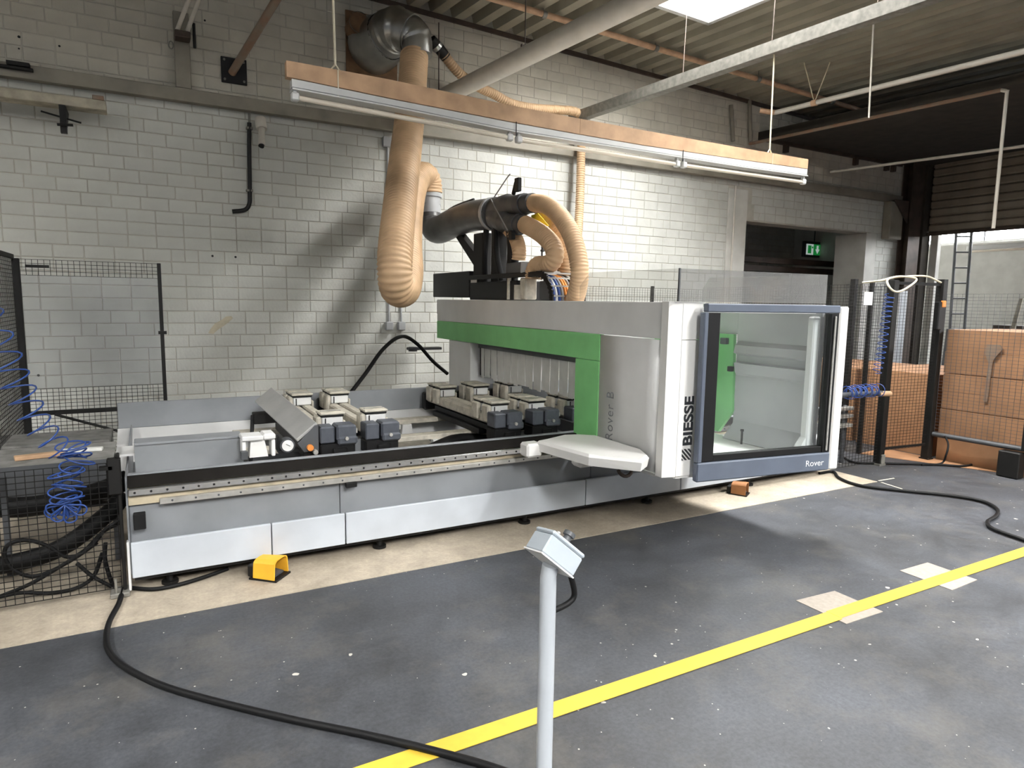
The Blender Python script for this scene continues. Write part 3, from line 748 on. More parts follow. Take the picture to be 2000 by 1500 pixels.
part('spindle', MB().cyl((3.80, 3.86, 1.36), (3.80, 3.86, 1.14), .05, 16).cyl((3.80, 3.86, 1.14), (3.80, 3.86, 1.0), .035, 14).cyl((3.80, 3.86, 1.0), (3.80, 3.86, .86), .012, 10), 'alu', gan)
part('spindle_carrier', MB().box(3.70, 3.9, 3.92, 4.28, 1.05, 1.5, .01), 'green', gan)
part('sensor_box', MB().box(4.02, 4.06, 3.80, 3.86, 1.34, 1.39, .004), 'dgrey', gan)
part('sensor_clip', MB().box(4.01, 4.05, 3.72, 3.76, 1.13, 1.17, .004), 'black', gan)
part('sensor', MB().cyl((3.93, 3.50, .60), (3.93, 3.50, .70), .008, 8).cyl((3.93, 3.50, .70), (3.93, 3.50, .715), .013, 8), 'black', gan)
# bumper wing that sticks out over the rail
Zt = .690
top = [PZ(1047, 860, Zt), PZ(1062, 857, Zt), PZ(1100, 848, Zt), PZ(1128, 847, Zt), V(2.852, 3.90, Zt), V(2.852, 3.36, Zt), PZ(1268, 889, Zt), PZ(1254, 899, Zt), PZ(1150, 888, Zt)]
bw = MB(); n = len(top); cen = sum(top, V(0, 0, 0)) / n
r1 = [p + (cen - p).normalized() * .022 for p in top]; r2 = [p - V(0, 0, .018) for p in top]; r3 = [p - V(0, 0, .075) + (cen - p).normalized() * .012 for p in top]
vs = r1 + r2 + r3; area = sum((top[i].x * top[(i+1) % n].y - top[(i+1) % n].x * top[i].y) for i in range(n))
fs = [tuple(range(n))]
for k in (0, n):
    for i in range(n): j = (i + 1) % n; fs.append((k + i, k + n + i, k + n + j, k + j))
fs.append(tuple(reversed(range(2 * n, 3 * n))))
if area < 0: fs = [tuple(reversed(f)) for f in fs]
bw.add(vs, fs)
wing = part('bumper_wing', bw, 'white', gan)
t0 = top[0]
part('wing_tip', MB().box(t0.x - .085, t0.x + .04, t0.y - .03, t0.y + .085, .575, .672, .014), 'white', wing)
part('wing_lug', MB().box(2.50, 2.64, 3.58, 3.70, .545, .614, .02), 'white', wing)
part('caster', MB().tube([(2.68 + .055 * math.cos(a), 3.33 + .02 * math.sin(a), .585 + .045 * math.sin(a)) for a in [k * math.pi / 8 + math.pi for k in range(9)]], .012, 8), 'steel_dark', wing)
# acrylic hood on top of the cabin
part('hood_side', MB().prism([(2.868, 4.175, 1.668), (2.868, 4.175, 1.775), (2.868, 4.05, 1.872), (2.868, 3.119, 1.868), (2.868, 3.119, 1.668)], (.006, 0, 0)), 'acrylic', gan)
part('hood_front', MB().prism([(2.878, 3.118, 1.668), (2.878, 3.118, 1.868), (4.115, 3.0, 1.866), (4.115, 3.0, 1.668)], (0, .006, 0)), 'smoke', gan)
part('hood_end', MB().prism([(4.115, 3.008, 1.668), (4.115, 3.008, 1.866), (4.115, 4.1, 1.872), (4.115, 4.175, 1.775), (4.115, 4.175, 1.668)], (.006, 0, 0)), 'acrylic', gan)
part('hood_post', MB().box(2.868, 2.878, 3.106, 3.117, 1.668, 1.870), 'dgrey', gan)
# ---- black electrics on top of the gantry
eb = part('electrics_box', MB().box(2.90, 3.25, 6.20, 7.18, 1.69, 1.955, .006), 'black', gan, 'black electrics box')
part('label_plate', MB().box(2.897, 2.90, 6.02, 6.16, 1.835, 1.865), 'lgrey', eb)
part('electrics_block', MB().box(2.90, 3.3, 5.20, 6.19, 1.665, 1.84, .006), 'black', gan)
part('post', MB().box(2.92, 3.02, 5.95, 6.15, 1.84, 2.32, .004), 'blacksteel', gan)
part('post', MB().box(2.92, 3.02, 5.62, 5.76, 1.84, 2.40, .004), 'blacksteel', gan)
part('post', MB().tube(smooth_path([(2.97, 5.42, 1.84), (2.97, 5.42, 2.2), (2.97, 5.52, 2.36), (2.97, 5.72, 2.42)], 6), .055, 10), 'blacksteel', gan)
part('arm', MB().prism([(2.93, 6.12, 1.98), (2.93, 6.12, 2.12), (2.93, 6.62, 2.42), (2.93, 6.72, 2.40)], (.07, 0, 0)), 'blacksteel', gan)
part('crossbar', MB().box(2.92, 3.0, 5.6, 6.5, 2.36, 2.42, .006), 'blacksteel', gan)
part('hose_bundle', MB().tube(smooth_path([(2.93, 5.9, 1.85), (2.9, 5.85, 2.1), (2.93, 5.88, 2.36)], 6), .03, 8).tube(smooth_path([(2.93, 5.55, 1.85), (2.9, 5.6, 2.1), (2.93, 5.68, 2.36)], 6), .03, 8), 'rubber', gan)
part('valve', MB().cyl((2.93, 5.22, 1.67), (2.93, 5.22, 1.80), .045, 12).box(2.88, 3.0, 5.02, 5.12, 1.67, 1.86, .01).cyl((2.9, 5.35, 1.67), (2.9, 5.35, 1.9), .02, 8), 'aludirty', gan)
part('solenoid', MB().box(2.90, 3.0, 5.10, 5.42, 1.90, 2.0, .006), 'dgrey', gan)
part('control_box', MB().box(2.95, 3.1, 4.72, 4.9, 1.67, 1.83, .005), 'dgrey', gan)
part('antenna', MB().cyl((3.0, 4.95, 1.84), (3.0, 4.95, 2.13), .008, 6).cyl((3.0, 4.92, 2.09), (3.0, 4.96, 2.09), .012, 6), 'dgrey', gan)
part('spout', MB().cyl((2.93, 5.06, 1.87), (2.93, 5.05, 1.99), .07, 16), 'pvc', gan)
# energy chain: links along a straight run, then a half loop
ch = part('energy_chain', MB().box(2.86, 2.885, 4.80, 6.15, 1.862, 1.905, .006), 'black', gan)
m = MB(); lk = MB(); cabs = []
for k in range(10):
    a = math.pi / 2 - k * math.pi / 2 / 9
    cy = 4.78; cz = 1.66; rr = .222
    y = cy - rr * math.cos(a) ; z = cz + rr * math.sin(a)
    for X in (2.862, 3.165):
        t = V(0, math.sin(a), math.cos(a))
        m.obox((X, y, z), (.014, .042, .05), Matrix.Rotation(-(math.pi / 2 - a), 3, 'X'))
    if k % 2 == 0: lk.obox((3.013, y - .018 * math.cos(a), z + .022 * math.sin(a)), (.305, .012, .012), None)
part('chain_side', m, 'black', ch, kind='stuff'); part('chain_bar', lk, 'alu', ch, kind='stuff')
for X, mt in ((2.89, 'blue'), (2.915, 'dial'), (2.945, 'blue'), (2.975, 'cablegrey'), (3.005, 'orangecable'), (3.03, 'orangecable'), (3.06, 'cablegrey'), (3.09, 'black'), (3.12, 'dial'), (3.145, 'black')):
    part('cable', MB().tube([(X, 4.78 - .212 * math.cos(a), 1.66 + .212 * math.sin(a)) for a in [math.pi / 2 - k * math.pi / 22 for k in range(12)]], .011, 6), mt, ch)
# hanging cable bracket at the back of the gantry
part('rear_arm', MB().box(2.60, 3.0, 7.15, 7.25, 1.085, 1.115, .006).cyl((2.66, 7.2, 1.07), (2.66, 7.2, 1.12), .05, 12), 'dgrey', gan)
part('end_fitting', MB().box(2.86, 2.9, 6.935, 6.97, 1.50, 1.66, .006), 'blacksteel', gan)

# ------------------------------------------------------------------ extraction pipe on the gantry
ep = thing('extraction_pipe', 'dark grey curved dust extraction pipe on top of the gantry', 'duct', (2.9, 6.2, 2.42))
pth = smooth_path([(2.86, 7.17, 2.62), (2.86, 7.15, 2.53), (2.865, 7.05, 2.44), (2.88, 6.88, 2.43), (2.90, 6.6, 2.47), (2.93, 6.2, 2.50), (2.95, 5.72, 2.475)], 6)
part('main_bend', MB().tube(pth, [.115 + .035 * min(1, i / 16) for i in range(len(pth))], 20), 'ducthose', ep)
part('clamp_ring', MB().tube([(2.942, 5.78, 2.477), (2.944, 5.74, 2.476)], .158, 22), 'pvc', ep)
part('clamp_ring', MB().tube([(2.865, 7.0, 2.44), (2.868, 6.97, 2.437)], .128, 22), 'blacksteel', ep)
part('cable_channel', MB().tube(smooth_path([(2.86, 6.9, 2.56), (2.88, 6.55, 2.63), (2.92, 6.15, 2.66)], 5), .012, 6).tube(smooth_path([(2.80, 6.85, 2.33), (2.83, 6.5, 2.37), (2.86, 6.1, 2.42)], 5), .014, 6), 'black', ep)
part('branch', MB().tube(smooth_path([(2.95, 5.74, 2.50), (2.97, 5.58, 2.53), (2.985, 5.40, 2.525), (2.99, 5.30, 2.515)], 5), [.12] * 3 + [.105] * 5 + [.085] * 8, 18), 'ducthose', ep)
part('branch', MB().tube(smooth_path([(2.95, 5.74, 2.46), (2.95, 5.58, 2.40), (2.955, 5.42, 2.36), (2.96, 5.33, 2.345)], 5), [.12] * 3 + [.105] * 5 + [.085] * 8, 18), 'ducthose', ep)
part('coupling', MB().cyl((2.99, 5.33, 2.515), (2.995, 5.24, 2.513), .095, 18).cyl((2.995, 5.24, 2.513), (3.0, 5.12, 2.508), .085, 18), 'dgrey', ep)
part('coupling', MB().cyl((2.96, 5.34, 2.345), (2.96, 5.27, 2.337), .095, 18).cyl((2.96, 5.27, 2.337), (2.962, 5.20, 2.33), .085, 18), 'dgrey', ep)
part('actuator', MB().cyl((2.96, 5.40, 2.62), (2.93, 5.30, 2.70), .02, 8).box(2.92, 2.96, 5.25, 5.32, 2.62, 2.74, .006), 'black', ep)
part('actuator', MB().box(2.87, 2.91, 5.26, 5.33, 2.2, 2.28, .006), 'black', ep)
part('pull_cable', MB().tube([(2.93, 5.72, 2.63), (2.92, 5.46, 2.76), (2.9, 5.36, 2.78)], .006, 5).tube([(2.86, 5.66, 2.60), (2.85, 5.3, 2.28)], .006, 5), 'cablegrey', ep)
co = thing('pipe_collar', 'pale grey pipe collar joining the tan hose to the dark extraction pipe', 'pipe', (2.86, 7.2, 2.63))
part('collar', MB().cyl((2.862, 7.175, 2.625), (2.862, 7.19, 2.80), .122, 22), 'pvc', co)
part('flange', MB().cyl((2.862, 7.19, 2.80), (2.862, 7.192, 2.845), .137, 22), 'pvc', co)
part('sleeve_ring', MB().cyl((2.862, 7.18, 2.69), (2.862, 7.184, 2.70), .125, 22), 'ducthose', co)
def at(l): return [PY(*p) for p in l]
solo('suction_hose', ribbed([(2.862, 7.19, 2.848)] + at([(837, 355, 7.19), (829, 343, 7.15), (814, 350, 7.02), (804, 378, 6.8), (797, 425, 6.45), (794, 480, 6.08), (795, 530, 5.80), (789, 563, 5.58), (776, 563, 5.42), (771, 530, 5.36), (773, 480, 5.45), (781, 400, 5.75), (790, 320, 6.1), (799, 240, 6.5), (806, 160, 6.85), (809, 110, 7.0)]), .142, .036, .0065, 22), 'hose', 'thick tan ribbed suction hose hanging in a long U loop', 'hose')
def ax_(l): return [PX(*p) for p in l]
solo('suction_hose', ribbed([(3.0, 5.11, 2.508)] + ax_([(1066, 400, 3.0), (1090, 418, 3.0), (1112, 450, 3.0), (1126, 490, 3.0), (1132, 530, 3.0), (1128, 565, 3.02), (1120, 592, 3.06)]), .072, .024, .0045, 16), 'hose', 'tan ribbed hose arching outermost from the upper branch of the dark pipe', 'hose', 'tan hoses on the gantry')
solo('suction_hose', ribbed(ax_([(1050, 402, 3.20), (1070, 416, 3.18), (1088, 440, 3.16), (1100, 475, 3.14), (1105, 515, 3.14), (1100, 550, 3.14), (1092, 590, 3.14)]), .068, .024, .0045, 16), 'hose', 'tan ribbed hose between the two outer hoses behind the yellow tag', 'hose', 'tan hoses on the gantry')
solo('suction_hose', ribbed([(2.962, 5.19, 2.33)] + ax_([(1046, 449, 2.96), (1064, 462, 2.96), (1079, 479, 2.96), (1084, 497, 2.95), (1078, 512, 2.94), (1064, 518, 2.93), (1050, 519, 2.93), (1043, 532, 2.93), (1042, 545, 2.93)]), .074, .024, .0045, 16), 'hose', 'tan ribbed hose with an S bend from the lower branch of the dark pipe', 'hose', 'tan hoses on the gantry')
solo('suction_hose', ribbed(ax_([(992, 446, 2.99), (1003, 458, 2.98), (1011, 475, 2.97), (1014, 492, 2.96), (1013, 508, 2.96)]), .062, .024, .0045, 16), 'hose', 'short tan ribbed hose under the dark pipe beside the black posts', 'hose', 'tan hoses on the gantry')
solo('warning_tag', MB().prism([PX(a_, b_, 3.06) for a_, b_ in ((1037, 421), (1050, 416), (1060, 427), (1072, 441), (1066, 443), (1050, 434), (1040, 431))], (.004, 0, 0)), 'tagyellow', 'yellow tag between the tan hoses above the gantry', 'tag')
# ================================================================== WALL DUCT
dp = thing('wall_duct', 'shiny metal duct elbow coming through a rusty plate high on the wall', 'duct', (2.4, 7.55, 4.4))
part('wall_plate', MB().box(2.07, 2.66, W - .022, W - .004, 4.08, 4.81, .003), 'rust', dp)
part('reducer', MB().tube([(2.38, 7.675, 4.48), (2.39, 7.56, 4.48), (2.42, 7.42, 4.49), (2.44, 7.36, 4.50)], [.30, .295, .25, .24], 26), 'duct', dp)
part('elbow', MB().tube(smooth_path([(2.44, 7.38, 4.50), (2.47, 7.26, 4.525), (2.52, 7.15, 4.515), (2.60, 7.07, 4.46)], 6), [.235] * 6 + [.225] * 6 + [.20] * 7, 24), 'duct', dp)
part('seam_ring', MB().tube([(2.436, 7.385, 4.50), (2.442, 7.365, 4.503)], .246, 26), 'blacksteel', dp)
part('elbow_outlet', MB().tube(smooth_path([(2.585, 7.085, 4.475), (2.635, 7.045, 4.43), (2.655, 7.03, 4.36), (2.657, 7.025, 4.24)], 5), [.185] * 4 + [.175] * 4 + [.162] * 8, 22), 'duct', dp)
part('side_stub', MB().tube([(2.16, 7.66, 4.60), (2.15, 7.42, 4.60)], .105, 20), 'rust', dp)
part('stub_ring', MB().tube([(2.15, 7.425, 4.60), (2.15, 7.41, 4.60)], .11, 20, cap=False), 'galv', dp)
# thin hose from the duct along the wall and down
sh = thing('thin_hose', 'thin tan ribbed hose sagging along the wall from the metal duct then dropping', 'hose', (4.0, 7.5, 4.0))
part('hose', ribbed([PY(*p) for p in ((868, 108, 7.35), (885, 130, 7.38), (905, 150, 7.42), (935, 170, 7.46), (965, 184, 7.5), (1000, 203, 7.5), (1045, 212, 7.5), (1095, 215, 7.5), (1125, 219, 7.5), (1136, 235, 7.5), (1135, 300, 7.5), (1132, 400, 7.45), (1126, 500, 7.3), (1122, 560, 7.1), (1110, 600, 6.9))], .055, .03, .005, 12), 'hose', sh)
part('cuff', MB().tube([PY(842, 78, 7.3), PY(858, 95, 7.33), PY(871, 112, 7.36)], [.06, .062, .058], 14), 'blacksteel', sh)
part('hose_clip', MB().tube([PY(851, 88, 7.32), PY(856, 94, 7.33)], .066, 14), 'duct', sh)

# ================================================================== OVERHEAD PIPES AND BEAMS
def pipe(a, b, r, n=16): return MB().cyl(a, b, r, n)
d0 = V(3.165, 7.70, 4.031); d1 = V(3.552, 4.992, 4.079); dd = (d1 - d0)
rp = thing('round_duct', 'thick off-white round duct running from the wall under the roof', 'duct', d0)
part('pipe', pipe(d0, d0 + dd * 3.2, .095, 22), 'pipe_white', rp)
part('hanger', MB().cyl(PY(857, 44, 7.3), PY(857, 196, 7.3), .007, 6), 'steel_dark', rp)
part('hanger', MB().cyl(d0 + dd * .62 + V(0, 0, .09), d0 + dd * .62 + V(0, 0, .95), .006, 6).box(3.36, 3.46, 6.0, 6.03, 4.13, 4.17), 'steel_dark', rp)
b0 = V(5.09, 7.70, 4.08); bdv = (V(5.52, 3.4, 4.10) - b0)
sb = thing('channel_beam', 'galvanised steel channel running from the wall under the roof', 'beam', b0)
bd = bdv.normalized(); bs = bd.cross(V(0, 0, 1)).normalized(); Rb = Matrix((bd, bs, bd.cross(bs))).transposed()
mid = b0 + bd * 4.2
part('web', MB().obox(mid + V(-.055, 0, 0), (8.4, .008, .115), Rb), 'galv', sb)
part('flange', MB().obox(mid + V(0, 0, .056), (8.4, .11, .008), Rb), 'galv', sb)
part('flange', MB().obox(mid + V(0, 0, -.056), (8.4, .11, .008), Rb), 'galv', sb)
for k in (1.9, 3.0, 4.0):
    q = b0 + bd * k; part('hanger', MB().cyl(q + V(0, 0, .06), q + V(0.02, 0, .80), .005, 6), 'steel_dark', sb)
op = thing('roof_pipe', 'tan pipe clipped under the roof, parallel to the wall', 'pipe', (3, 6.85, 4.85))
part('pipe', MB().cyl((1.5, 6.85, roof_z(1.5) - .06), (10.6, 6.90, roof_z(10.6) - .05), .034, 14), 'pipe_orange', op)
for xx in (4.1, 5.75, 7.6, 9.2): part('clip', MB().tube([(xx, 6.865, roof_z(xx) - .06), (xx + .05, 6.865, roof_z(xx) - .062)], .042, 12).cyl((xx + .02, 6.865, roof_z(xx) - .04), (xx + .02, 6.865, roof_z(xx) + .05), .006, 6), 'galv', op)
wp = thing('conduit_pipe', 'slim white conduit hung on a wire V below the roof', 'pipe', (7.75, 6.65, 4.3))
e0 = V(7.75, 6.65, 4.30); e1 = V(8.08, 3.81, 4.30)
part('pipe', MB().cyl(e0, e0 + (e1 - e0) * 2.2, .032, 12), 'pipe_white', wp)
part('elbow', MB().tube([e0, e0 + V(-.06, .1, .03), e0 + V(-.12, .16, .05)], .036, 10), 'pipe_orange', wp)
q = e0 + (e1 - e0) * .20
part('wire', MB().wire(q, q + V(-.10, .12, .52), .0065).wire(q, q + V(.12, -.1, .50), .0065), 'cablewhite', wp)
part('clip', MB().tube([q - (e1 - e0) * .012, q + (e1 - e0) * .012], .042, 10), 'pipe_orange', wp)
hr0 = PY(1697, 230, 4.9); hr1 = PY(1706, 45, 4.9)
solo('hanging_rod', MB().cyl(hr0, hr0.lerp(hr1, (roof_z(hr0.x + .3) - hr0.z) / (hr1.z - hr0.z)), .010, 8), 'pipe_white', 'thin white rod hanging below the roof to the right of the wire V', 'rod')
# conduit by the soffit with drop pipe
cd = thing('drop_conduit', 'thin grey conduit along the dark soffit with a long vertical drop', 'pipe', (8.7, 5, 4.2))
c0 = PY(1464, 281, 7.65); cz = c0.z
c1 = PZ(1955, 176, cz); c2 = PX(1966, 186, c1.x); c3 = PX(1940, 446, c1.x - .05)
part('run', MB().tube([c0, c0.lerp(c1, .5), c1], .024, 10), 'pipe_brown', cd)
part('drop', MB().tube(smooth_path([c1, c1.lerp(c2, .5) + V(0, -.03, .005), c2, c2.lerp(c3, .4), c3], 5), .020, 8), 'pipe_white', cd)
g0 = PY(1622, 336, 7.6); g1 = PX(2010, 284, g0.x + .25)
solo('cable_rail', MB().cyl(g0, g1 + (g1 - g0) * .5, .022, 8), 'pipe_white', 'thin pale rail below the dark soffit, lowest of the overhead rails', 'rail')
# left group: black wall plate with brown tube, twin pipes with hook, plank on bracket
fl = thing('braced_tube', 'brown tube on a black square wall plate near the top left', 'pipe', (.9, 7.6, 3.95))
part('wall_plate', MB().box(.784, 1.03, W - .03, W - .004, 3.84, 4.09, .004), 'black', fl)
for x, z in ((.815, 3.87), (1.0, 3.87), (.815, 4.06), (1.0, 4.06)): part('bolt', MB().cyl((x, W - .04, z), (x, W - .03, z), .012, 8), 'galv', fl)
part('tube', MB().cyl((.885, W - .03, 3.94), PY(560, -34, 6.6), .038, 14), 'pipe_brown', fl)
tp = thing('twin_pipe', 'pair of thin pipes reaching down to the short wall post at top left', 'pipe', (.4, 7.5, 4.2))
for a, b in (((345, 62), (372, -10)), ((366, 60), (392, -10))): part('pipe', MB().cyl(PY(*a, 7.5), PY(*b, 7.2), .020, 10), 'pipe_white', tp)
part('clevis', MB().box(.36, .50, 7.44, 7.60, 4.13, 4.19, .008), 'steel_dark', tp)
hk = PY(334, 88, 7.5)
part('shackle', MB().tube([hk + V(.02 * math.cos(a), 0, .035 * math.sin(a)) for a in [k * math.pi / 6 for k in range(13)]], .006, 6), 'galv', tp)
part('end_bolt', MB().cyl((.54, 7.58, 4.09), (.54, 7.58, 4.32), .014, 8), 'blacksteel', tp)
pk = thing('plank_shelf', 'weathered plank on a bracket at the far left of the wall', 'shelf', (-.6, 7.4, 3.2))
part('plank', MB().box(-2.6, -.235, 7.36, 7.55, 3.335, 3.42, .006), 'plank', pk)
part('end_block', MB().box(-.34, -.25, 7.36, 7.46, 3.42, 3.46, .004), 'pipe_brown', pk)
part('bracket', MB().prism([(-.60, W - .004, 3.335), (-.60, 7.36, 3.335), (-.60, 7.40, 3.16), (-.60, 7.46, 3.16)], (.05, 0, 0)).box(-.60, -.55, 7.38, 7.44, 3.1, 3.2), 'blacksteel', pk)
part('clamp_screw', MB().cyl((-.74, 7.42, 3.27), (-.44, 7.42, 3.21), .008, 6).cyl((-.62, 7.36, 3.16), (-.50, 7.36, 3.17), .012, 8), 'blacksteel', pk)
jb = thing('black_conduit', 'black conduit with a J bend at its foot on the white wall', 'pipe', (1.0, 7.66, 2.6))
part('pipe', MB().tube(smooth_path([PY(487, 240, 7.66), PY(487, 300, 7.66), PY(488, 375, 7.66), PY(487, 398, 7.66), PY(478, 410, 7.66), PY(454, 413, 7.66)], 5), .022, 10), 'black', jb)
part('upper_rod', MB().cyl(PY(487, 222, 7.66), PY(487, 242, 7.66), .012, 8), 'galv', jb)
for py in (250, 372): q = PY(484, py, 7.66); part('clip', MB().box(q.x - .015, q.x + .05, 7.64, 7.695, q.z - .012, q.z + .012, .003), 'galv', jb)
ns = thing('wall_nozzle', 'cream angled spout fixed under the wall beam beside the black conduit', 'pipe', (1.13, 7.62, 3.3))
part('body', MB().cyl(PY(508, 232, 7.6), PY(511, 252, 7.56), .055, 14), 'pipe_white', ns)
part('spout', MB().cyl(PY(511, 250, 7.56), PY(511, 284, 7.46), .030, 14, .036), 'pipe_white', ns)
part('mouth', MB().tube([PY(511, 283, 7.463), PY(510, 286, 7.455)], .029, 12), 'black', ns)
el = thing('wall_socket_line', 'thin grey conduit down the wall behind the big hose, with sockets', 'pipe', (2.5, 7.66, 1.4))
part('conduit', MB().cyl(PY(757, 268, 7.68), PY(760, 628, 7.68), .011, 8), 'pvc', el)
part('conduit', MB().cyl(PY(783, 590, 7.68), PY(784, 628, 7.68), .011, 8), 'pvc', el)
q = PY(756, 276, 7.66); part('junction_box', MB().box(q.x - .05, q.x + .05, 7.64, 7.695, q.z - .06, q.z + .05, .006), 'pvc', el)
for px in (761, 785): q = PY(px, 636, 7.64); part('socket', MB().box(q.x - .045, q.x + .045, 7.63, 7.695, q.z - .055, q.z + .045, .008), 'pvc', el)
solo('wall_conduit', MB().cyl(PY(1437, 362, 7.67), PY(1424, 600, 7.67), .014, 8), 'pipe_white', 'thin white conduit on the wall beside the plastered pier', 'pipe')
solo('wall_riser', MB().cyl(PY(1428, 205, 7.66), PY(1432, 276, 7.66), .030, 8), 'steel_paint', 'left grey riser pipe on the upper wall near the dark soffit', 'pipe')
solo('wall_riser', MB().cyl(PY(1464, 196, 7.66), PY(1466, 276, 7.66), .030, 8), 'steel_paint', 'right grey riser pipe on the upper wall above the soffit conduit', 'pipe')

# ================================================================== HANGING LIGHT
LY = 4.60; KF = 4.60 / 4.30
lf = thing('hanging_light', 'long batten light on a wooden beam with three bare tubes hung on ropes', 'light', (3.1, LY, 2.8))
w0 = PY(558, 140, LY); w1 = PY(1573, 321, LY)
BX = [w0.x] + [x * KF for x in (.90, 1.43, 2.33, 2.90, 3.485, 4.62)] + [w1.x]
BT = [3.048, 3.048, 3.045, 3.017, 3.010, 3.007, 3.003, 3.006]
BB = [2.956, 2.953, 2.932, 2.908, 2.900, 2.896, 2.908, 2.922]
TB = [2.886, 2.884, 2.872, 2.838, 2.838, 2.840, 2.838, 2.849]
BT, BB, TB = [[H + (z - H) * KF for z in t] for t in (BT, BB, TB)]
def lerp_tab(tab, x):
    for i in range(len(BX) - 1):
        if x <= BX[i+1] or i == len(BX) - 2: t = (x - BX[i]) / (BX[i+1] - BX[i]); return tab[i] + (tab[i+1] - tab[i]) * t
def bent(x0, x1, zt, zb_, y0, y1):
    xs2 = [x0] + [x for x in BX if x0 < x < x1] + [x1]; m = MB(); vs = []; fs = []
    for x in xs2: vs += [(x, y0, zb_(x)), (x, y1, zb_(x)), (x, y1, zt(x)), (x, y0, zt(x))]
    n = len(xs2)
    for i in range(n - 1):
        for k in range(4): fs.append((i*4 + k, (i+1)*4 + k, (i+1)*4 + (k+1) % 4, i*4 + (k+1) % 4)[::-1])
    fs += [(0, 1, 2, 3)[::-1], tuple(range(n*4 - 4, n*4))]; m.add(vs, fs); return m
ft = lambda x: lerp_tab(BT, x); fb = lambda x: lerp_tab(BB, x); fq = lambda x: lerp_tab(TB, x)
part('wood_beam', bent(w0.x, 3.1, ft, fb, LY - .03, LY + .03), 'wood', lf)
part('wood_beam', bent(3.102, w1.x, ft, fb, LY - .03, LY + .03), 'wood', lf)
part('trunking', bent(w0.x + .03, w1.x - .01, lambda x: fb(x) - .008, lambda x: fq(x) + .018, LY - .036, LY + .036), 'lampwhite', lf)
part('trunking_lip', bent(w0.x + .03, w1.x - .01, lambda x: fq(x) + .010, fq, LY - .05, LY + .05), 'lampwhite', lf)
part('trunking_groove', bent(w0.x + .03, w1.x - .01, lambda x: fq(x) + .0178, lambda x: fq(x) + .0102, LY - .03, LY + .03), 'mgrey', lf)
tubes = [((.86, 2.858), (2.29, 2.812)), ((2.40, 2.806), (3.85, 2.800)), ((3.96, 2.800), (5.40, 2.808))]
for (xa, za), (xb, zb2) in tubes:
    xa, xb = xa * KF, xb * KF; za, zb2 = H + (za - H) * KF, H + (zb2 - H) * KF
    t_ = part('tube', MB().cyl((xa, LY - .02, za - .012), (xb, LY - .02, zb2 - .012), .016, 14), 'tube', lf)
    part('lamp_holder', MB().box(xa - .045, xa + .005, LY - .045, LY + .005, za - .036, za + .016, .008).box(xa - .03, xa - .01, LY - .03, LY, za, fq(xa)), 'lampwhite', t_)
    part('lamp_holder', MB().box(xb - .005, xb + .045, LY - .045, LY + .005, zb2 - .036, zb2 + .016, .008).box(xb + .01, xb + .03, LY - .03, LY, zb2, fq(xb)), 'lampwhite', t_)
r0 = PY(655, 140, LY); r1 = PY(1503, 300, LY)
for p in (r0, r1):
    zq = ft(p.x)
    part('rope', MB().cyl((p.x, LY, zq + .03), ((p.x - .02, LY + .05, roof_z(p.x)) if p.x < 3 else (5.37, 4.66, 4.03)), .008, 6).cyl((p.x, LY, zq + .04), (p.x + .03, LY, zq), .006, 6).cyl((p.x, LY, zq + .04), (p.x - .03, LY, zq), .006, 6), 'cablewhite', lf)
    part('rope_loop', MB().box(p.x + .005, p.x + .013, LY - .034, LY - .031, fq(p.x), zq), 'cablewhite', lf)
for x_ in (2.345 * KF, 3.905 * KF): part('hook_wire', MB().cyl((x_, LY - .05, fq(x_) - .03), (x_, LY - .05, fb(x_)), .004, 5), 'blacksteel', lf)

# ================================================================== FENCES
def mesh_panel(mb, a, b, z0, z1, pu, pv, r=.0019):
    a = V(*a); b = V(*b); L = (b - a).length; d = (b - a) / L; n = max(1, int(L / pu))
    for i in range(n + 1): p = a + d * (L * i / n); mb.wire(p + V(0, 0, z0), p + V(0, 0, z1), r)
    m = max(1, int((z1 - z0) / pv))
    for j in range(m + 1): z = z0 + (z1 - z0) * j / m; mb.wire(a + V(0, 0, z), b + V(0, 0, z), r)
    return mb
def post(mb, x, y, h, s=.02): return mb.box(x - s, x + s, y - s, y + s, 0.008, h, .003)
fl1 = thing('fence_panel', 'black mesh guard fence with clear window behind the bed on the left', 'fence', (-.4, 7.05, 0))
FY = 7.05
part('post', post(MB(), -.955, FY, 1.955, .026), 'blacksteel', fl1); part('post', post(MB(), .122, FY, 1.955, .016), 'blacksteel', fl1)
zt_, zb_ = PY(200, 541, FY).z, PY(200, 755, FY).z
part('wire_mesh', mesh_panel(MB(), (-.93, FY, 0), (.11, FY, 0), zt_, 1.95, .042, .032, .0028), 'blacksteel', fl1, kind='stuff')
part('wire_mesh', mesh_panel(MB(), (-.93, FY, 0), (.11, FY, 0), .16, zb_, .042, .032, .0028), 'blacksteel', fl1, kind='stuff')
part('window_pane', MB().box(-.925, .108, FY - .004, FY + .001, zb_, zt_), 'hazepane', fl1)
part('brace', MB().box(-.93, .11, FY - .03, FY - .008, .60, .635).cyl((-.75, FY - .03, .60), (-.1, FY - .03, .34), .012, 8), 'blacksteel', fl1)
part('latch', MB().box(.09, .16, FY - .03, FY - .016, 1.30, 1.33).box(-.89, -.72, FY - .012, FY - .005, 1.88, 1.905), 'blacksteel', fl1)
fl2 = thing('fence_panel', 'black mesh guard fence seen edge-on at the far left', 'fence', (-.97, 5.4, 0))
part('wire_mesh', mesh_panel(MB(), (-.975, 3.2, 0), (-.975, 7.02, 0), .12, 1.95, .042, .032, .0030), 'blacksteel', fl2, kind='stuff')
part('top_rail', MB().box(-.99, -.96, 3.2, 7.02, 1.95, 1.985), 'blacksteel', fl2)
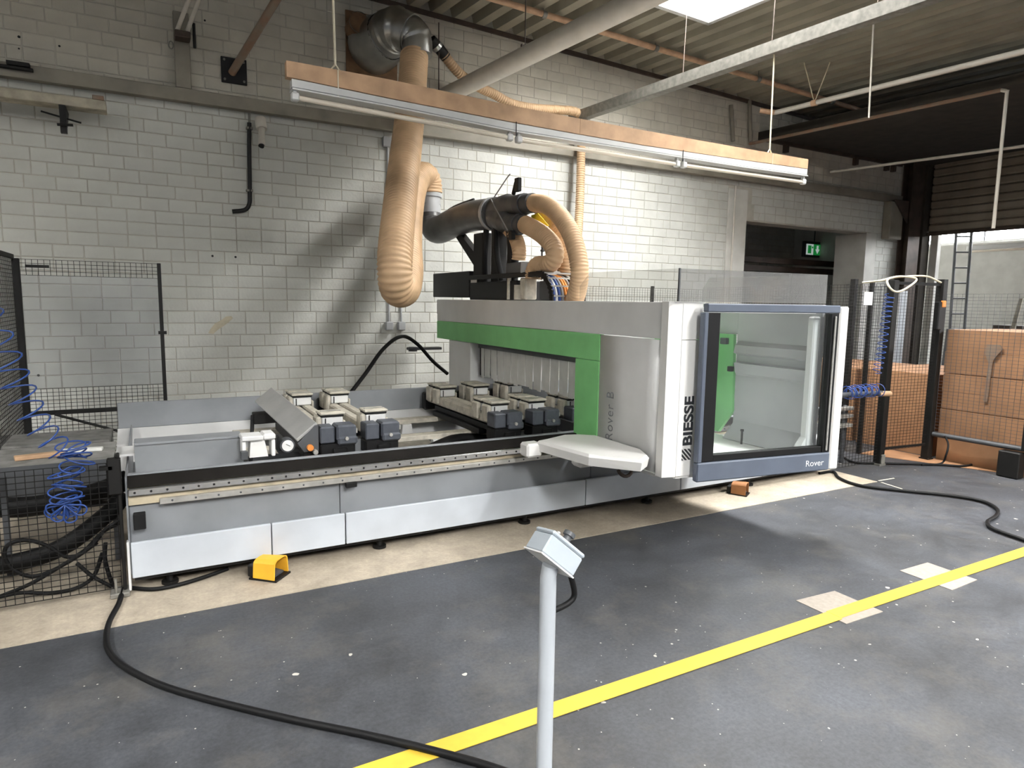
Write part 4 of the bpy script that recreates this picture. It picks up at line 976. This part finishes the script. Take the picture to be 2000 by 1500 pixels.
part('post', post(MB(), -.975, 5.2, 1.95, .02), 'blacksteel', fl2); part('post', post(MB(), -.975, 3.2, 1.95, .02), 'blacksteel', fl2)
fl3 = thing('fence_panel', 'low black mesh guard panel at the left end of the bed', 'fence', (-.6, 4.15, 0))
part('wire_mesh', mesh_panel(MB(), (-1.6, 4.15, 0), (-.19, 4.15, 0),   .03, .745, .040, .032, .0025), 'blacksteel', fl3, kind='stuff')
part('post', MB().box(-.182, -.165, 4.10, 4.15, .03, .80, .004), 'blacksteel', fl3)
part('edge_profile', MB().box(-.155, -.142, 4.10, 4.15, .02, .30, .003), 'lgrey', fl3)
part('foot', MB().box(-.245, -.15, 4.06, 4.18, .003, .03, .005).cyl((-.215, 4.08, .02), (-.215, 4.08, .11), .007, 8), 'galv', fl3)
part('latch', MB().box(-.225, -.16, 4.08, 4.13, .58, .78, .006).box(-.26, -.2, 4.08, 4.12, .72, .74), 'blacksteel', fl3)
# shelf tray behind the low panel
ts = thing('side_shelf', 'grey shelf at the left end of the bed behind the low mesh', 'shelf', (-.5, 4.5, .72))
part('board', MB().box(-.80, -.20, 4.24, 4.74, .735, .75, .003), 'shelfgrey', ts)
part('front_lip', MB().box(-.80, -.20, 4.232, 4.24, .70, .75), 'dgrey', ts)
part('leg', MB().box(-.79, -.76, 4.69, 4.72, .004, .735), 'dgrey', ts); part('leg', MB().box(-.24, -.21, 4.69, 4.72, .004, .735), 'dgrey', ts)
solo('wood_offcut', MB().obox((-.55, 4.42, .7625), (.24, .06, .022), rotz(.2), .003), 'wood', 'pale wood offcut lying on the grey side shelf', 'wood')
solo('wood_offcut', MB().obox((-.36, 4.50, .76), (.20, .05, .018), rotz(-.1), .003), 'paper', 'whitish strip offcut on the side shelf nearest the bed', 'wood')
pu = thing('pump_cabinet', 'low dark cabinet standing behind the low mesh at the left', 'cabinet', (-.85, 6.1, 0))
part('body', MB().box(-1.6, -.30, 5.95, 6.45, .05, .50, .008), 'dgrey', pu)
part('lid', MB().box(-1.61, -.29, 5.94, 6.46, .502, .54, .008), 'shelfgrey', pu)
part('plinth', MB().box(-1.55, -.35, 6.0, 6.4, .003, .05), 'blacksteel', pu)
# vacuum hoses and cables inside the left guard
solo('floor_hose', MB().tube(smooth_path([(-1.9, 5.3, .36), (-1.2, 5.25, .34), (-.75, 5.1, .30), (-.35, 4.95, .38), (-.16, 4.9, .46)], 8), .065, 14), 'rubber', 'upper thick black hose behind the low mesh at the left', 'hose', 'black hoses at the left end')
solo('floor_hose', MB().tube(smooth_path([(-2.2, 4.75, .06), (-1.4, 4.70, .06), (-.95, 4.62, .09), (-.55, 4.58, .15), (-.28, 4.6, .32), (-.17, 4.62, .44)], 8), .052, 14), 'rubber', 'lower thick black hose on the floor behind the low mesh', 'hose', 'black hoses at the left end')
def at2(l, y): return [PY(a, b, y) for a, b in l]
cl = [(((232, 1022), (200, 1040), (165, 1075), (132, 1088), (90, 1065), (50, 1055), (15, 1065), (10, 1090), (30, 1115), (70, 1125), (130, 1100), (190, 1060)), 4.36, 'black cable making a loop behind the low mesh'),
      (((235, 1015), (205, 1035), (175, 1070), (120, 1105), (60, 1140), (0, 1165)), 4.30, 'black cable slanting down to the lower left behind the mesh'),
      (((200, 1080), (183, 1125), (150, 1148), (100, 1158), (40, 1158), (-10, 1168)), 4.27, 'black cable lying lowest on the floor behind the low mesh'),
      (((206, 1060), (205, 1090), (212, 1120), (222, 1146)), 4.22, 'black cable dropping beside the fence foot'),
      (((150, 1100), (180, 1125), (218, 1146)), 4.20, 'short black cable running up to the fence foot')]
for pts, y, lab in cl: solo('cable', cable(at2(pts, y), .011, 8), 'rubber', lab, 'cable', 'cables at the left end')
def floor_cable(l, r): return cable([V(p.x, p.y, r + .004) for p in [PZ(a, b, r) for a, b in l]], r, 8)
solo('floor_cable', floor_cable([(240, 1152), (232, 1180), (214, 1215), (208, 1245), (214, 1275), (245, 1305), (310, 1338), (400, 1366), (560, 1405), (700, 1434), (830, 1464), (960, 1500), (1080, 1545)], .014), 'rubber', 'thick black cable snaking over the dark floor in the foreground', 'cable')
solo('floor_cable', floor_cable([(252, 1149), (300, 1152), (350, 1143), (400, 1128), (445, 1112)], .012), 'rubber', 'black cable slipping under the left end of the bed', 'cable')
solo('floor_cable', floor_cable([(1600, 925), (1627, 922), (1640, 935), (1680, 949), (1760, 959), (1850, 968), (1915, 979), (1946, 994), (1946, 1008), (1929, 1020), (1940, 1034), (2000, 1056), (2080, 1085)], .014), 'rubber', 'black cable winding over the floor to the right edge', 'cable')
solo('floor_cable', floor_cable([(1645, 893), (1672, 904), (1740, 906), (1830, 908), (1890, 910), (1930, 893), (1948, 872)], .012), 'rubber', 'black cable along the foot of the mesh fence on the right', 'cable')
solo('floor_cable', cable([PX(1846, 852, 7.42), PX(1852, 868, 7.40), PX(1848, 888, 7.36), PZ(1838, 905, .012), PZ(1800, 908, .012)], .010, 8), 'rubber', 'black cable dropping from the fence tube to the floor on the right', 'cable')
for pa_, pb_, lab in (((1716, 939), (1746, 934), 'short chalk line on the floor at the corner of the pale strip'), ((1721, 942), (1762, 955), 'slanting chalk line on the floor right of the pale strip')):
    a_, b_ = PZ(*pa_, .001), PZ(*pb_, .001); dv = (b_ - a_).normalized().cross(V(0, 0, 1)) * .008
    solo('chalk_line', MB().prism([a_ - dv, b_ - dv, b_ + dv, a_ + dv], (0, 0, .0008)), 'cablewhite', lab, 'floor mark')
solo('arched_cable', cable([PY(*p) for p in ((686, 766, 6.3), (715, 728, 6.4), (750, 680, 6.6), (785, 657, 6.8), (815, 672, 6.9), (845, 705, 6.95), (874, 730, 7.0))], .020, 10), 'rubber', 'black cable arching up behind the bed to the gantry arm', 'cable')
# blue coiled hoses
solo('coil_hose', coil([PY(-40, 590, 3.95), PY(5, 690, 3.98), PY(40, 765, 4.0), PY(75, 830, 4.02), PY(118, 880, 4.05)], lambda t: .075 - .015 * t, 9, .0045), 'blue', 'blue coiled air hose stretched down the left edge', 'hose')
bp = []
axp = [PY(138, 872, 4.06), PY(150, 890, 4.06), PY(135, 925, 4.06), PY(130, 955, 4.06), PY(127, 985, 4.06)]
axs = smooth_path(axp, 12); nn = 300
for i in range(nn + 1):
    f = i / nn * (len(axs) - 1); k = min(int(f), len(axs) - 2); p = axs[k].lerp(axs[k+1], f - k); a = i * 2 * math.pi / 21
    rr = .062 + .018 * math.sin(i * .131) + .012 * math.sin(i * .37)
    bp.append(p + V(math.cos(a) * rr, math.sin(a) * rr * .5, .018 * math.sin(a + i * .05) + .012 * math.sin(i * .09)))
q = axs[-1]
for k in range(11):
    th = math.radians(-75 + 15 * k); L = .085 + .02 * math.sin(k * 2.3)
    for j in range(13):
        t = j / 12; u = math.sin(math.pi * t) ** .8 * L; wd = .028 * math.sin(2 * math.pi * t)
        bp.append(q + V(math.sin(th) * u + math.cos(th) * wd, .012 * (k % 3 - 1) + .01 * math.sin(math.pi * t), -math.cos(th) * u + math.sin(th) * wd))
solo('coil_hose', MB().tube(bp, .0045, 5), 'blue', 'bunched blue coiled air hose hanging in front of the low mesh', 'hose')

# ---- right-hand fence
PA = (6.70, 4.13); PB = (7.45, 4.06); PC = (6.98, 4.75)
fr1 = thing('fence_panel', 'black mesh guard fence running behind the glazed cabin to the thick post', 'fence', (6.2, 4.13, 0))
part('post', post(MB(), PA[0], PA[1], 1.93, .038), 'blacksteel', fr1)
part('foot', MB().box(PA[0] - .05, PA[0] + .05, PA[1] - .05, PA[1] + .05, .0, .02).box(PA[0] - .03, PA[0] + .03, PA[1] - .055, PA[1] - .04, .02, .12, .004), 'galv', fr1)
part('wire_mesh', mesh_panel(MB(), (5.95, 4.13, 0), (PA[0] - .04, 4.13, 0), .04, 1.86, .05, .032), 'blacksteel', fr1, kind='stuff')
fr4 = thing('fence_panel', 'black mesh guard fence going back from the thick post towards the wall', 'fence', (6.85, 4.8, 0))
part('post', post(MB(), PC[0], PC[1], 1.96, .03), 'blacksteel', fr4); part('post', post(MB(), 7.0, 4.55, 1.93, .02), 'blacksteel', fr4)
part('wire_mesh', mesh_panel(MB(), (PC[0], PC[1] + .03, 0), (7.4, 7.4, 0), .1, 1.9, .05, .032), 'blacksteel', fr4, kind='stuff')
part('wire_mesh', mesh_panel(MB(), (6.9, 4.30, 0), (PC[0], PC[1] - .03, 0), .1, 1.9, .05, .032), 'blacksteel', fr4, kind='stuff')
fr5 = thing('fence_panel', 'black mesh guard fence in front of the wall behind the acrylic hood', 'fence', (5.5, 7.15, 0))
part('wire_mesh', mesh_panel(MB(), (3.9, 7.15, 0), (7.36, 7.45, 0), .1, 1.87, .05, .032), 'blacksteel', fr5, kind='stuff')
for x in (5.05, 6.3): part('post', post(MB(), x, 7.15 + (x - 3.9) * .087, 1.9, .02), 'blacksteel', fr5)
fr2 = thing('fence_panel', 'black mesh guard fence between the two thick black posts', 'fence', (7.1, 4.1, 0))
part('post', post(MB(), PB[0], PB[1], 1.955, .04), 'blacksteel', fr2)
part('wire_mesh', mesh_panel(MB(), (PA[0] + .04, PA[1], 0), (PB[0] - .04, PB[1], 0), .15, 1.86, .05, .032), 'blacksteel', fr2, kind='stuff')
part('bottom_bar', MB().obox(((PA[0] + PB[0]) / 2, 4.09, .17), (.66, .02, .02), rotz(-.09)), 'blacksteel', fr2)
part('top_bar', MB().obox(((PA[0] + PB[0]) / 2, 4.09, 1.90), (.66, .03, .03), rotz(-.09)), 'blacksteel', fr2)
part('interlock', MB().box(PB[0] - .12, PB[0] - .04, 4.0, 4.06, 1.42, 1.72, .01), 'black', fr2)
part('warning_light', MB().box(PB[0] - .075, PB[0] - .015, 3.99, 4.018, 1.66, 1.73, .006), 'orange', fr2)
part('foot', MB().box(PB[0] - .05, PB[0] + .05, PB[1] - .05, PB[1] + .05, .0, .02), 'blacksteel', fr2)
fr3 = thing('fence_panel', 'mesh guard fence in front of the tall cardboard stack at the right edge', 'fence', (7.45, 3.3, 0))
part('wire_mesh', mesh_panel(MB(), (7.45, 4.0, 0), (7.45, 2.4, 0), .29, 1.80, .05, .034), 'dgrey', fr3, kind='stuff')
part('bottom_tube', MB().cyl((7.45, 4.01, .29), (7.45, 2.4, .30), .026, 12), 'dgrey', fr3)
part('foot_box', MB().box(7.36, 7.48, 3.14, 3.33, .004, .262, .008), 'blacksteel', fr3)
part('post', MB().box(7.41, 7.47, 3.10, 3.16, .28, 1.92, .004), 'blacksteel', fr3)
# cream rope draped over the posts, paper note, blue coil, shelf peg
solo('draped_rope', cable([PY(1685, 552, 4.3), PY(1720, 548, 4.1), PY(1755, 540, 4.05), PY(1790, 545, 4.0), PY(1772, 562, 3.98), PY(1752, 570, 3.97), PY(1738, 562, 3.98), PY(1735, 545, 4.05), PY(1770, 540, 4.08), PY(1810, 540, 4.05), PY(1838, 552, 3.99)], .010, 8), 'cablewhite', 'cream rope draped over the tops of the right fence posts', 'rope')
solo('coil_hose', coil([PY(1738, 575, 4.02), PY(1730, 620, 4.02), PY(1722, 680, 4.02), PY(1712, 730, 4.03)], .042, 15, .0042), 'blue', 'blue coiled air hose hanging on the right fence mesh', 'hose')
solo('coil_hose', coil([PY(1652, 768, 4.0), PY(1680, 764, 3.98), PY(1716, 762, 4.0)], lambda t: .05 + .018 * math.sin(t * 40), 16, .0042), 'blue', 'rolled blue air hose lying sideways beside the cabin end', 'hose')
pg = thing('hose_peg', 'grey and wood peg holding the rolled blue hose', 'peg', (6.3, 4.0, .78))
part('rod', MB().cyl(PY(1640, 772, 4.02), PY(1722, 768, 4.02), .026, 10), 'dgrey', pg)
part('wood_end', MB().cyl(PY(1716, 769, 4.02), PY(1738, 769, 4.02), .028, 10), 'wood', pg)
part('clamp', MB().cyl((6.60, 4.02, .77), (6.60, 4.10, .77), .018, 8), 'blacksteel', pg)
solo('paper_note', MB().box(6.22, 6.36, 4.118, 4.122, 1.67, 1.80), 'paper', 'small white note fixed to the mesh right of the hood', 'note')
rk_ = thing('tool_rack', 'small rack of grey bars behind the right end of the cabin', 'rack', (6.2, 4.3, .3))
for z in (.40, .50, .58): part('bar', MB().box(5.95, 6.45, 4.28, 4.34, z, z + .035, .004), 'alu', rk_)
part('upright', MB().box(5.96, 6.0, 4.345, 4.38, .003, .62, .004).box(6.40, 6.44, 4.345, 4.38, .003, .62, .004), 'dgrey', rk_)

# ================================================================== CARDBOARD, LADDER, FAR HALL
cs = []
def carton(x0, x1, y0, y1, z0, z1, lab):
    t = thing('cardboard_stack', lab, 'cardboard', ((x0 + x1) / 2, (y0 + y1) / 2, z0), 'cardboard stacks')
    n = 2; h = (z1 - z0) / n
    for k in range(n):
        part('bundle', MB().box(x0 + random.uniform(0, .003), x1, y0 + random.uniform(0, .003), y1 - random.uniform(0, .01), z0 + k * h + .0005, z0 + (k + 1) * h - .0005, .002), 'card', t)
carton(7.56, 8.9, 2.3, 4.02, .0, .565, 'lower bundle of cardboard behind the mesh at the right edge')
carton(7.56, 8.9, 2.3, 4.02, .572, .95, 'middle bundle of cardboard behind the mesh at the right edge')
carton(7.57, 8.85, 2.3, 4.03, .957, 1.425, 'top bundle of cardboard with a cut slot behind the mesh')
carton(7.6, 9.0, 4.10, 5.0, .0, .92, 'lower cardboard stack seen between the black fence posts')
carton(7.6, 9.0, 5.06, 6.4, .0, .90, 'cardboard stack farther back left of the black fence post')
solo('cardboard_sheet', MB().prism([(7.02, 4.55, 0.0), (7.53, 3.36, 0.0), (7.54, 2.4, 0.0), (7.55, 4.6, 0)], (0, 0, .006)), 'card', 'flat cardboard sheet on the floor at the foot of the stacks', 'cardboard')
cg = MB().prism([(7.545, 3.60, .70), (7.545, 3.56, .70), (7.545, 3.55, 1.13), (7.545, 3.47, 1.25), (7.545, 3.50, 1.29), (7.545, 3.62, 1.29), (7.545, 3.63, 1.20), (7.545, 3.585, 1.10)], (.012, 0, 0))
solo('cardboard_offcut', cg, 'pipe_brown', 'brown shovel-shaped strip leaning on the cardboard stack', 'cardboard')
ld = thing('ladder', 'tall grey ladder leaning in the hall beyond the roller door', 'ladder', (14, 7.3, 0))
la0, la1 = PX(1880, 690, 14.2), PX(1898, 450, 14.2); lb0, lb1 = PX(1852, 690, 14.2), PX(1868, 450, 14.2)
for a, b in ((la0, la1), (lb0, lb1)): a = V(a.x - .4, a.y, .003) if False else a; part('stile', MB().cyl(a + (a - b) * .45, b, .028, 8), 'dgrey', ld)
for k in range(11): t = k / 8 - .3; part('rung', MB().cyl(la0.lerp(la1, t), lb0.lerp(lb1, t), .016, 8), 'dgrey', ld)
fl_ = thing('far_light', 'white tube light hanging in the hall beyond the roller door', 'light', (14.8, 6.5, 2.9))
q0, q1 = PX(1890, 489, 14.8), PX(2010, 486, 14.8)
part('body', MB().box(14.75, 14.85, q1.y - 1.2, q0.y, q0.z, q0.z + .09, .01), 'lampwhite', fl_); part('tube', MB().cyl((14.8, q1.y - 1.2, q0.z - .03), (14.8, q0.y - .05, q0.z - .03), .022, 10), 'tube', fl_)
solo('far_crate', MB().box(14.2, 14.9, 6.25, 6.75, .9, 1.35, .01), 'steel_dark', 'upper dark crate beside the ladder in the far hall', 'crate', 'crates in the far hall')
solo('far_crate', MB().box(14.2, 14.9, 6.2, 6.8, .003, .89, .01), 'steel_dark', 'lower dark crate beside the ladder in the far hall', 'crate', 'crates in the far hall')
solo('leaning_board', MB().prism([(14.0, 6.55, .003), (14.0, 6.45, .003), (14.0, 6.20, 1.85), (14.0, 6.26, 1.85)], (.03, 0, 0)), 'plank', 'narrow board leaning to the right of the far crates', 'board')
solo('foil_bundle', MB().prism([(9.9, 5.98, .004), (9.9, 6.20, .004), (9.9, 6.12, 1.9), (9.9, 5.98, 1.9)], (.18, 0, 0)), 'skirt', 'pale blue wrapped bundle standing behind the cardboard between the posts', 'bundle')
solo('dark_board', MB().prism([(10.4, 5.2, .004), (10.4, 5.6, .004), (10.4, 5.55, 1.35), (10.4, 5.2, 1.35)], (.1, 0, 0)), 'dgrey', 'dark board standing beside the pale blue bundle', 'board')
# exit sign and beams seen through the wall opening
ex = thing('exit_sign', 'lit green and white exit sign seen through the wall opening', 'sign', (13.0, 9.95, 2.8))
e0, e1 = PY(1576, 476, 9.9), PY(1603, 499, 9.9)
part('housing', MB().box(e0.x - .06, e1.x + .06, 9.91, 9.98, e1.z - .05, e0.z + .06, .008), 'dgrey', ex)
part('white_field', MB().box(e0.x, (e0.x + e1.x) / 2 - .01, 9.904, 9.909, e1.z, e0.z), 'sign', ex)
gf = part('green_field', MB().box((e0.x + e1.x) / 2, e1.x, 9.904, 9.909, e1.z, e0.z), 'signg', ex)
cx_ = (e0.x * .25 + e1.x * .75); cz_ = (e0.z + e1.z) / 2
part('arrow', MB().prism([(cx_ - .07, 9.9, cz_ + .01), (cx_, 9.9, cz_ - .09), (cx_ + .07, 9.9, cz_ + .01)], (0, .003, 0)).box(cx_ - .03, cx_ + .03, 9.9, 9.903, cz_ + .01, cz_ + .09), 'sign', gf)
part('pictogram', MB().box(e0.x + .05, e0.x + .16, 9.9, 9.903, e1.z + .03, e0.z - .03).cyl((e0.x + .2, 9.9, e0.z - .07), (e0.x + .2, 9.903, e0.z - .07), .025, 8), 'signg', ex)
part('bracket', MB().cyl((13.1, 9.95, e0.z + .06), (13.1, 9.95, 4.2), .012, 6), 'dgrey', ex)
for z, lab in ((2.46, 'upper dark roof beam seen through the wall opening'), (2.30, 'lower dark roof beam seen through the wall opening')):
    solo('dark_beam', MB().box(8.2, 15, 8.95, 9.05, z, z + .11, .004), 'steel_dark', lab, 'beam')

# ================================================================== FOREGROUND
pd = thing('button_pedestal', 'light grey pedestal with a tilted switch box in the foreground', 'pedestal', (.95, 1.5, 0))
px_, py_ = .951, 1.50
part('base_plate', MB().box(px_ - .09, px_ + .09, py_ - .09, py_ + .09, .0, .012, .003), 'polegrey', pd)
part('pole', MB().tube([(px_, py_, .012), (px_, py_, .89), (px_ + .004, py_ - .004, .925)], .0232, 24), 'polegrey', pd)
# tilted box: long axis slopes down to the right, lid turned away towards the operator's side
lv = (ROT @ V(.69, -.63, -.36)).normalized(); nv_ = ROT @ V(.53, .75, -.35); nv_ = (nv_ - lv * nv_.dot(lv)).normalized(); sv = nv_.cross(lv)
Rt = Matrix((lv, sv, nv_)).transposed()
cb = PY(1082, 1080, 1.5)
bxo = part('box', MB().obox(cb, (.128, .090, .056), Rt, .004), 'boxgrey', pd)
part('lid', MB().obox(cb + Rt @ V(0, 0, .035), (.130, .092, .012), Rt, .004), 'boxgrey', bxo)
part('back_plate', MB().obox(cb + Rt @ V(0, 0, -.030), (.131, .093, .004), Rt), 'lgrey', bxo)
part('button', MB().cyl(cb + Rt @ V(.02, 0.01, .044), cb + Rt @ V(.02, .01, .066), .012, 14).cyl(cb + Rt @ V(.02, .01, .066), cb + Rt @ V(.02, .01, .078), .018, 14), 'dgrey', bxo)
part('screw', MB().cyl(cb + Rt @ V(-.04, -.03, .044), cb + Rt @ V(-.04, -.03, .048), .006, 8).cyl(cb + Rt @ V(-.04, .03, .044), cb + Rt @ V(-.04, .03, .048), .006, 8), 'alu', bxo)
g_ = cb + Rt @ V(.062, .0, -.006)
part('cable', MB().tube(smooth_path([g_, g_ + V(.012, .0, -.03), PY(1122, 1160, 1.5), PY(1110, 1178, 1.5), V(px_ + .015, py_, PY(1096, 1190, 1.5).z)], 6), .0085, 10), 'rubber', pd)

def pedal(p, rz, mt, lab, s=1.0):
    t = thing('foot_pedal', lab, 'pedal', p, 'foot pedals'); Rz = rotz(rz); o = V(*p)
    def T(v): return o + Rz @ (V(*v) * s)
    m = MB(); out = []; inn = []
    for k in range(9):
        a = math.pi * k / 8; cc = math.copysign(abs(math.cos(a)) ** .6, math.cos(a)); ss_ = math.sin(a) ** .6; out.append((.078 * cc, .075 + .055 * ss_)); inn.append((.070 * cc, .075 + .047 * ss_))
    out = [(.085, .0)] + out + [(-.085, .0)]; inn = [(.077, .0)] + inn + [(-.077, .0)]
    n = len(out); vs = []
    for (x, z), sc2, y in [(q, 1, -.085) for q in out] + [(q, 1, -.085) for q in inn] + [(q, .92, .075) for q in out] + [(q, .92, .075) for q in inn]: vs.append(T((x * sc2, y, z * sc2 + .012)))
    fs = []
    for i in range(n - 1):
        fs += [(i, i+1, n+i+1, n+i), (2*n+i, 3*n+i, 3*n+i+1, 2*n+i+1), (i, 2*n+i, 2*n+i+1, i+1), (n+i, n+i+1, 3*n+i+1, 3*n+i)]
    fs.append(tuple(range(2*n, 3*n)))
    m.add(vs, fs); part('hood', m, mt, t)
    part('back_block', MB().obox(T((0, .10, .05)), (.13 * s, .05 * s, .08 * s), Rz, .006), 'blacksteel', t)
    part('base', MB().obox(T((0, 0, .008)), (.17 * s, .2 * s, .012 * s), Rz), 'blacksteel', t)
    part('treadle', MB().obox(T((0, -.01, .035)), (.10 * s, .12 * s, .012 * s), Rz @ Matrix.Rotation(.15, 3, 'X')), 'dgrey', t)
pedal((.575, 4.0, 0.003), math.radians(48), 'pedal', 'yellow hooded foot pedal on the floor at the left of the bed', .90)
pedal((4.50, 4.00, 0.003), math.radians(30), 'pedal2', 'brown shaded foot pedal on the floor under the cabin', .78)
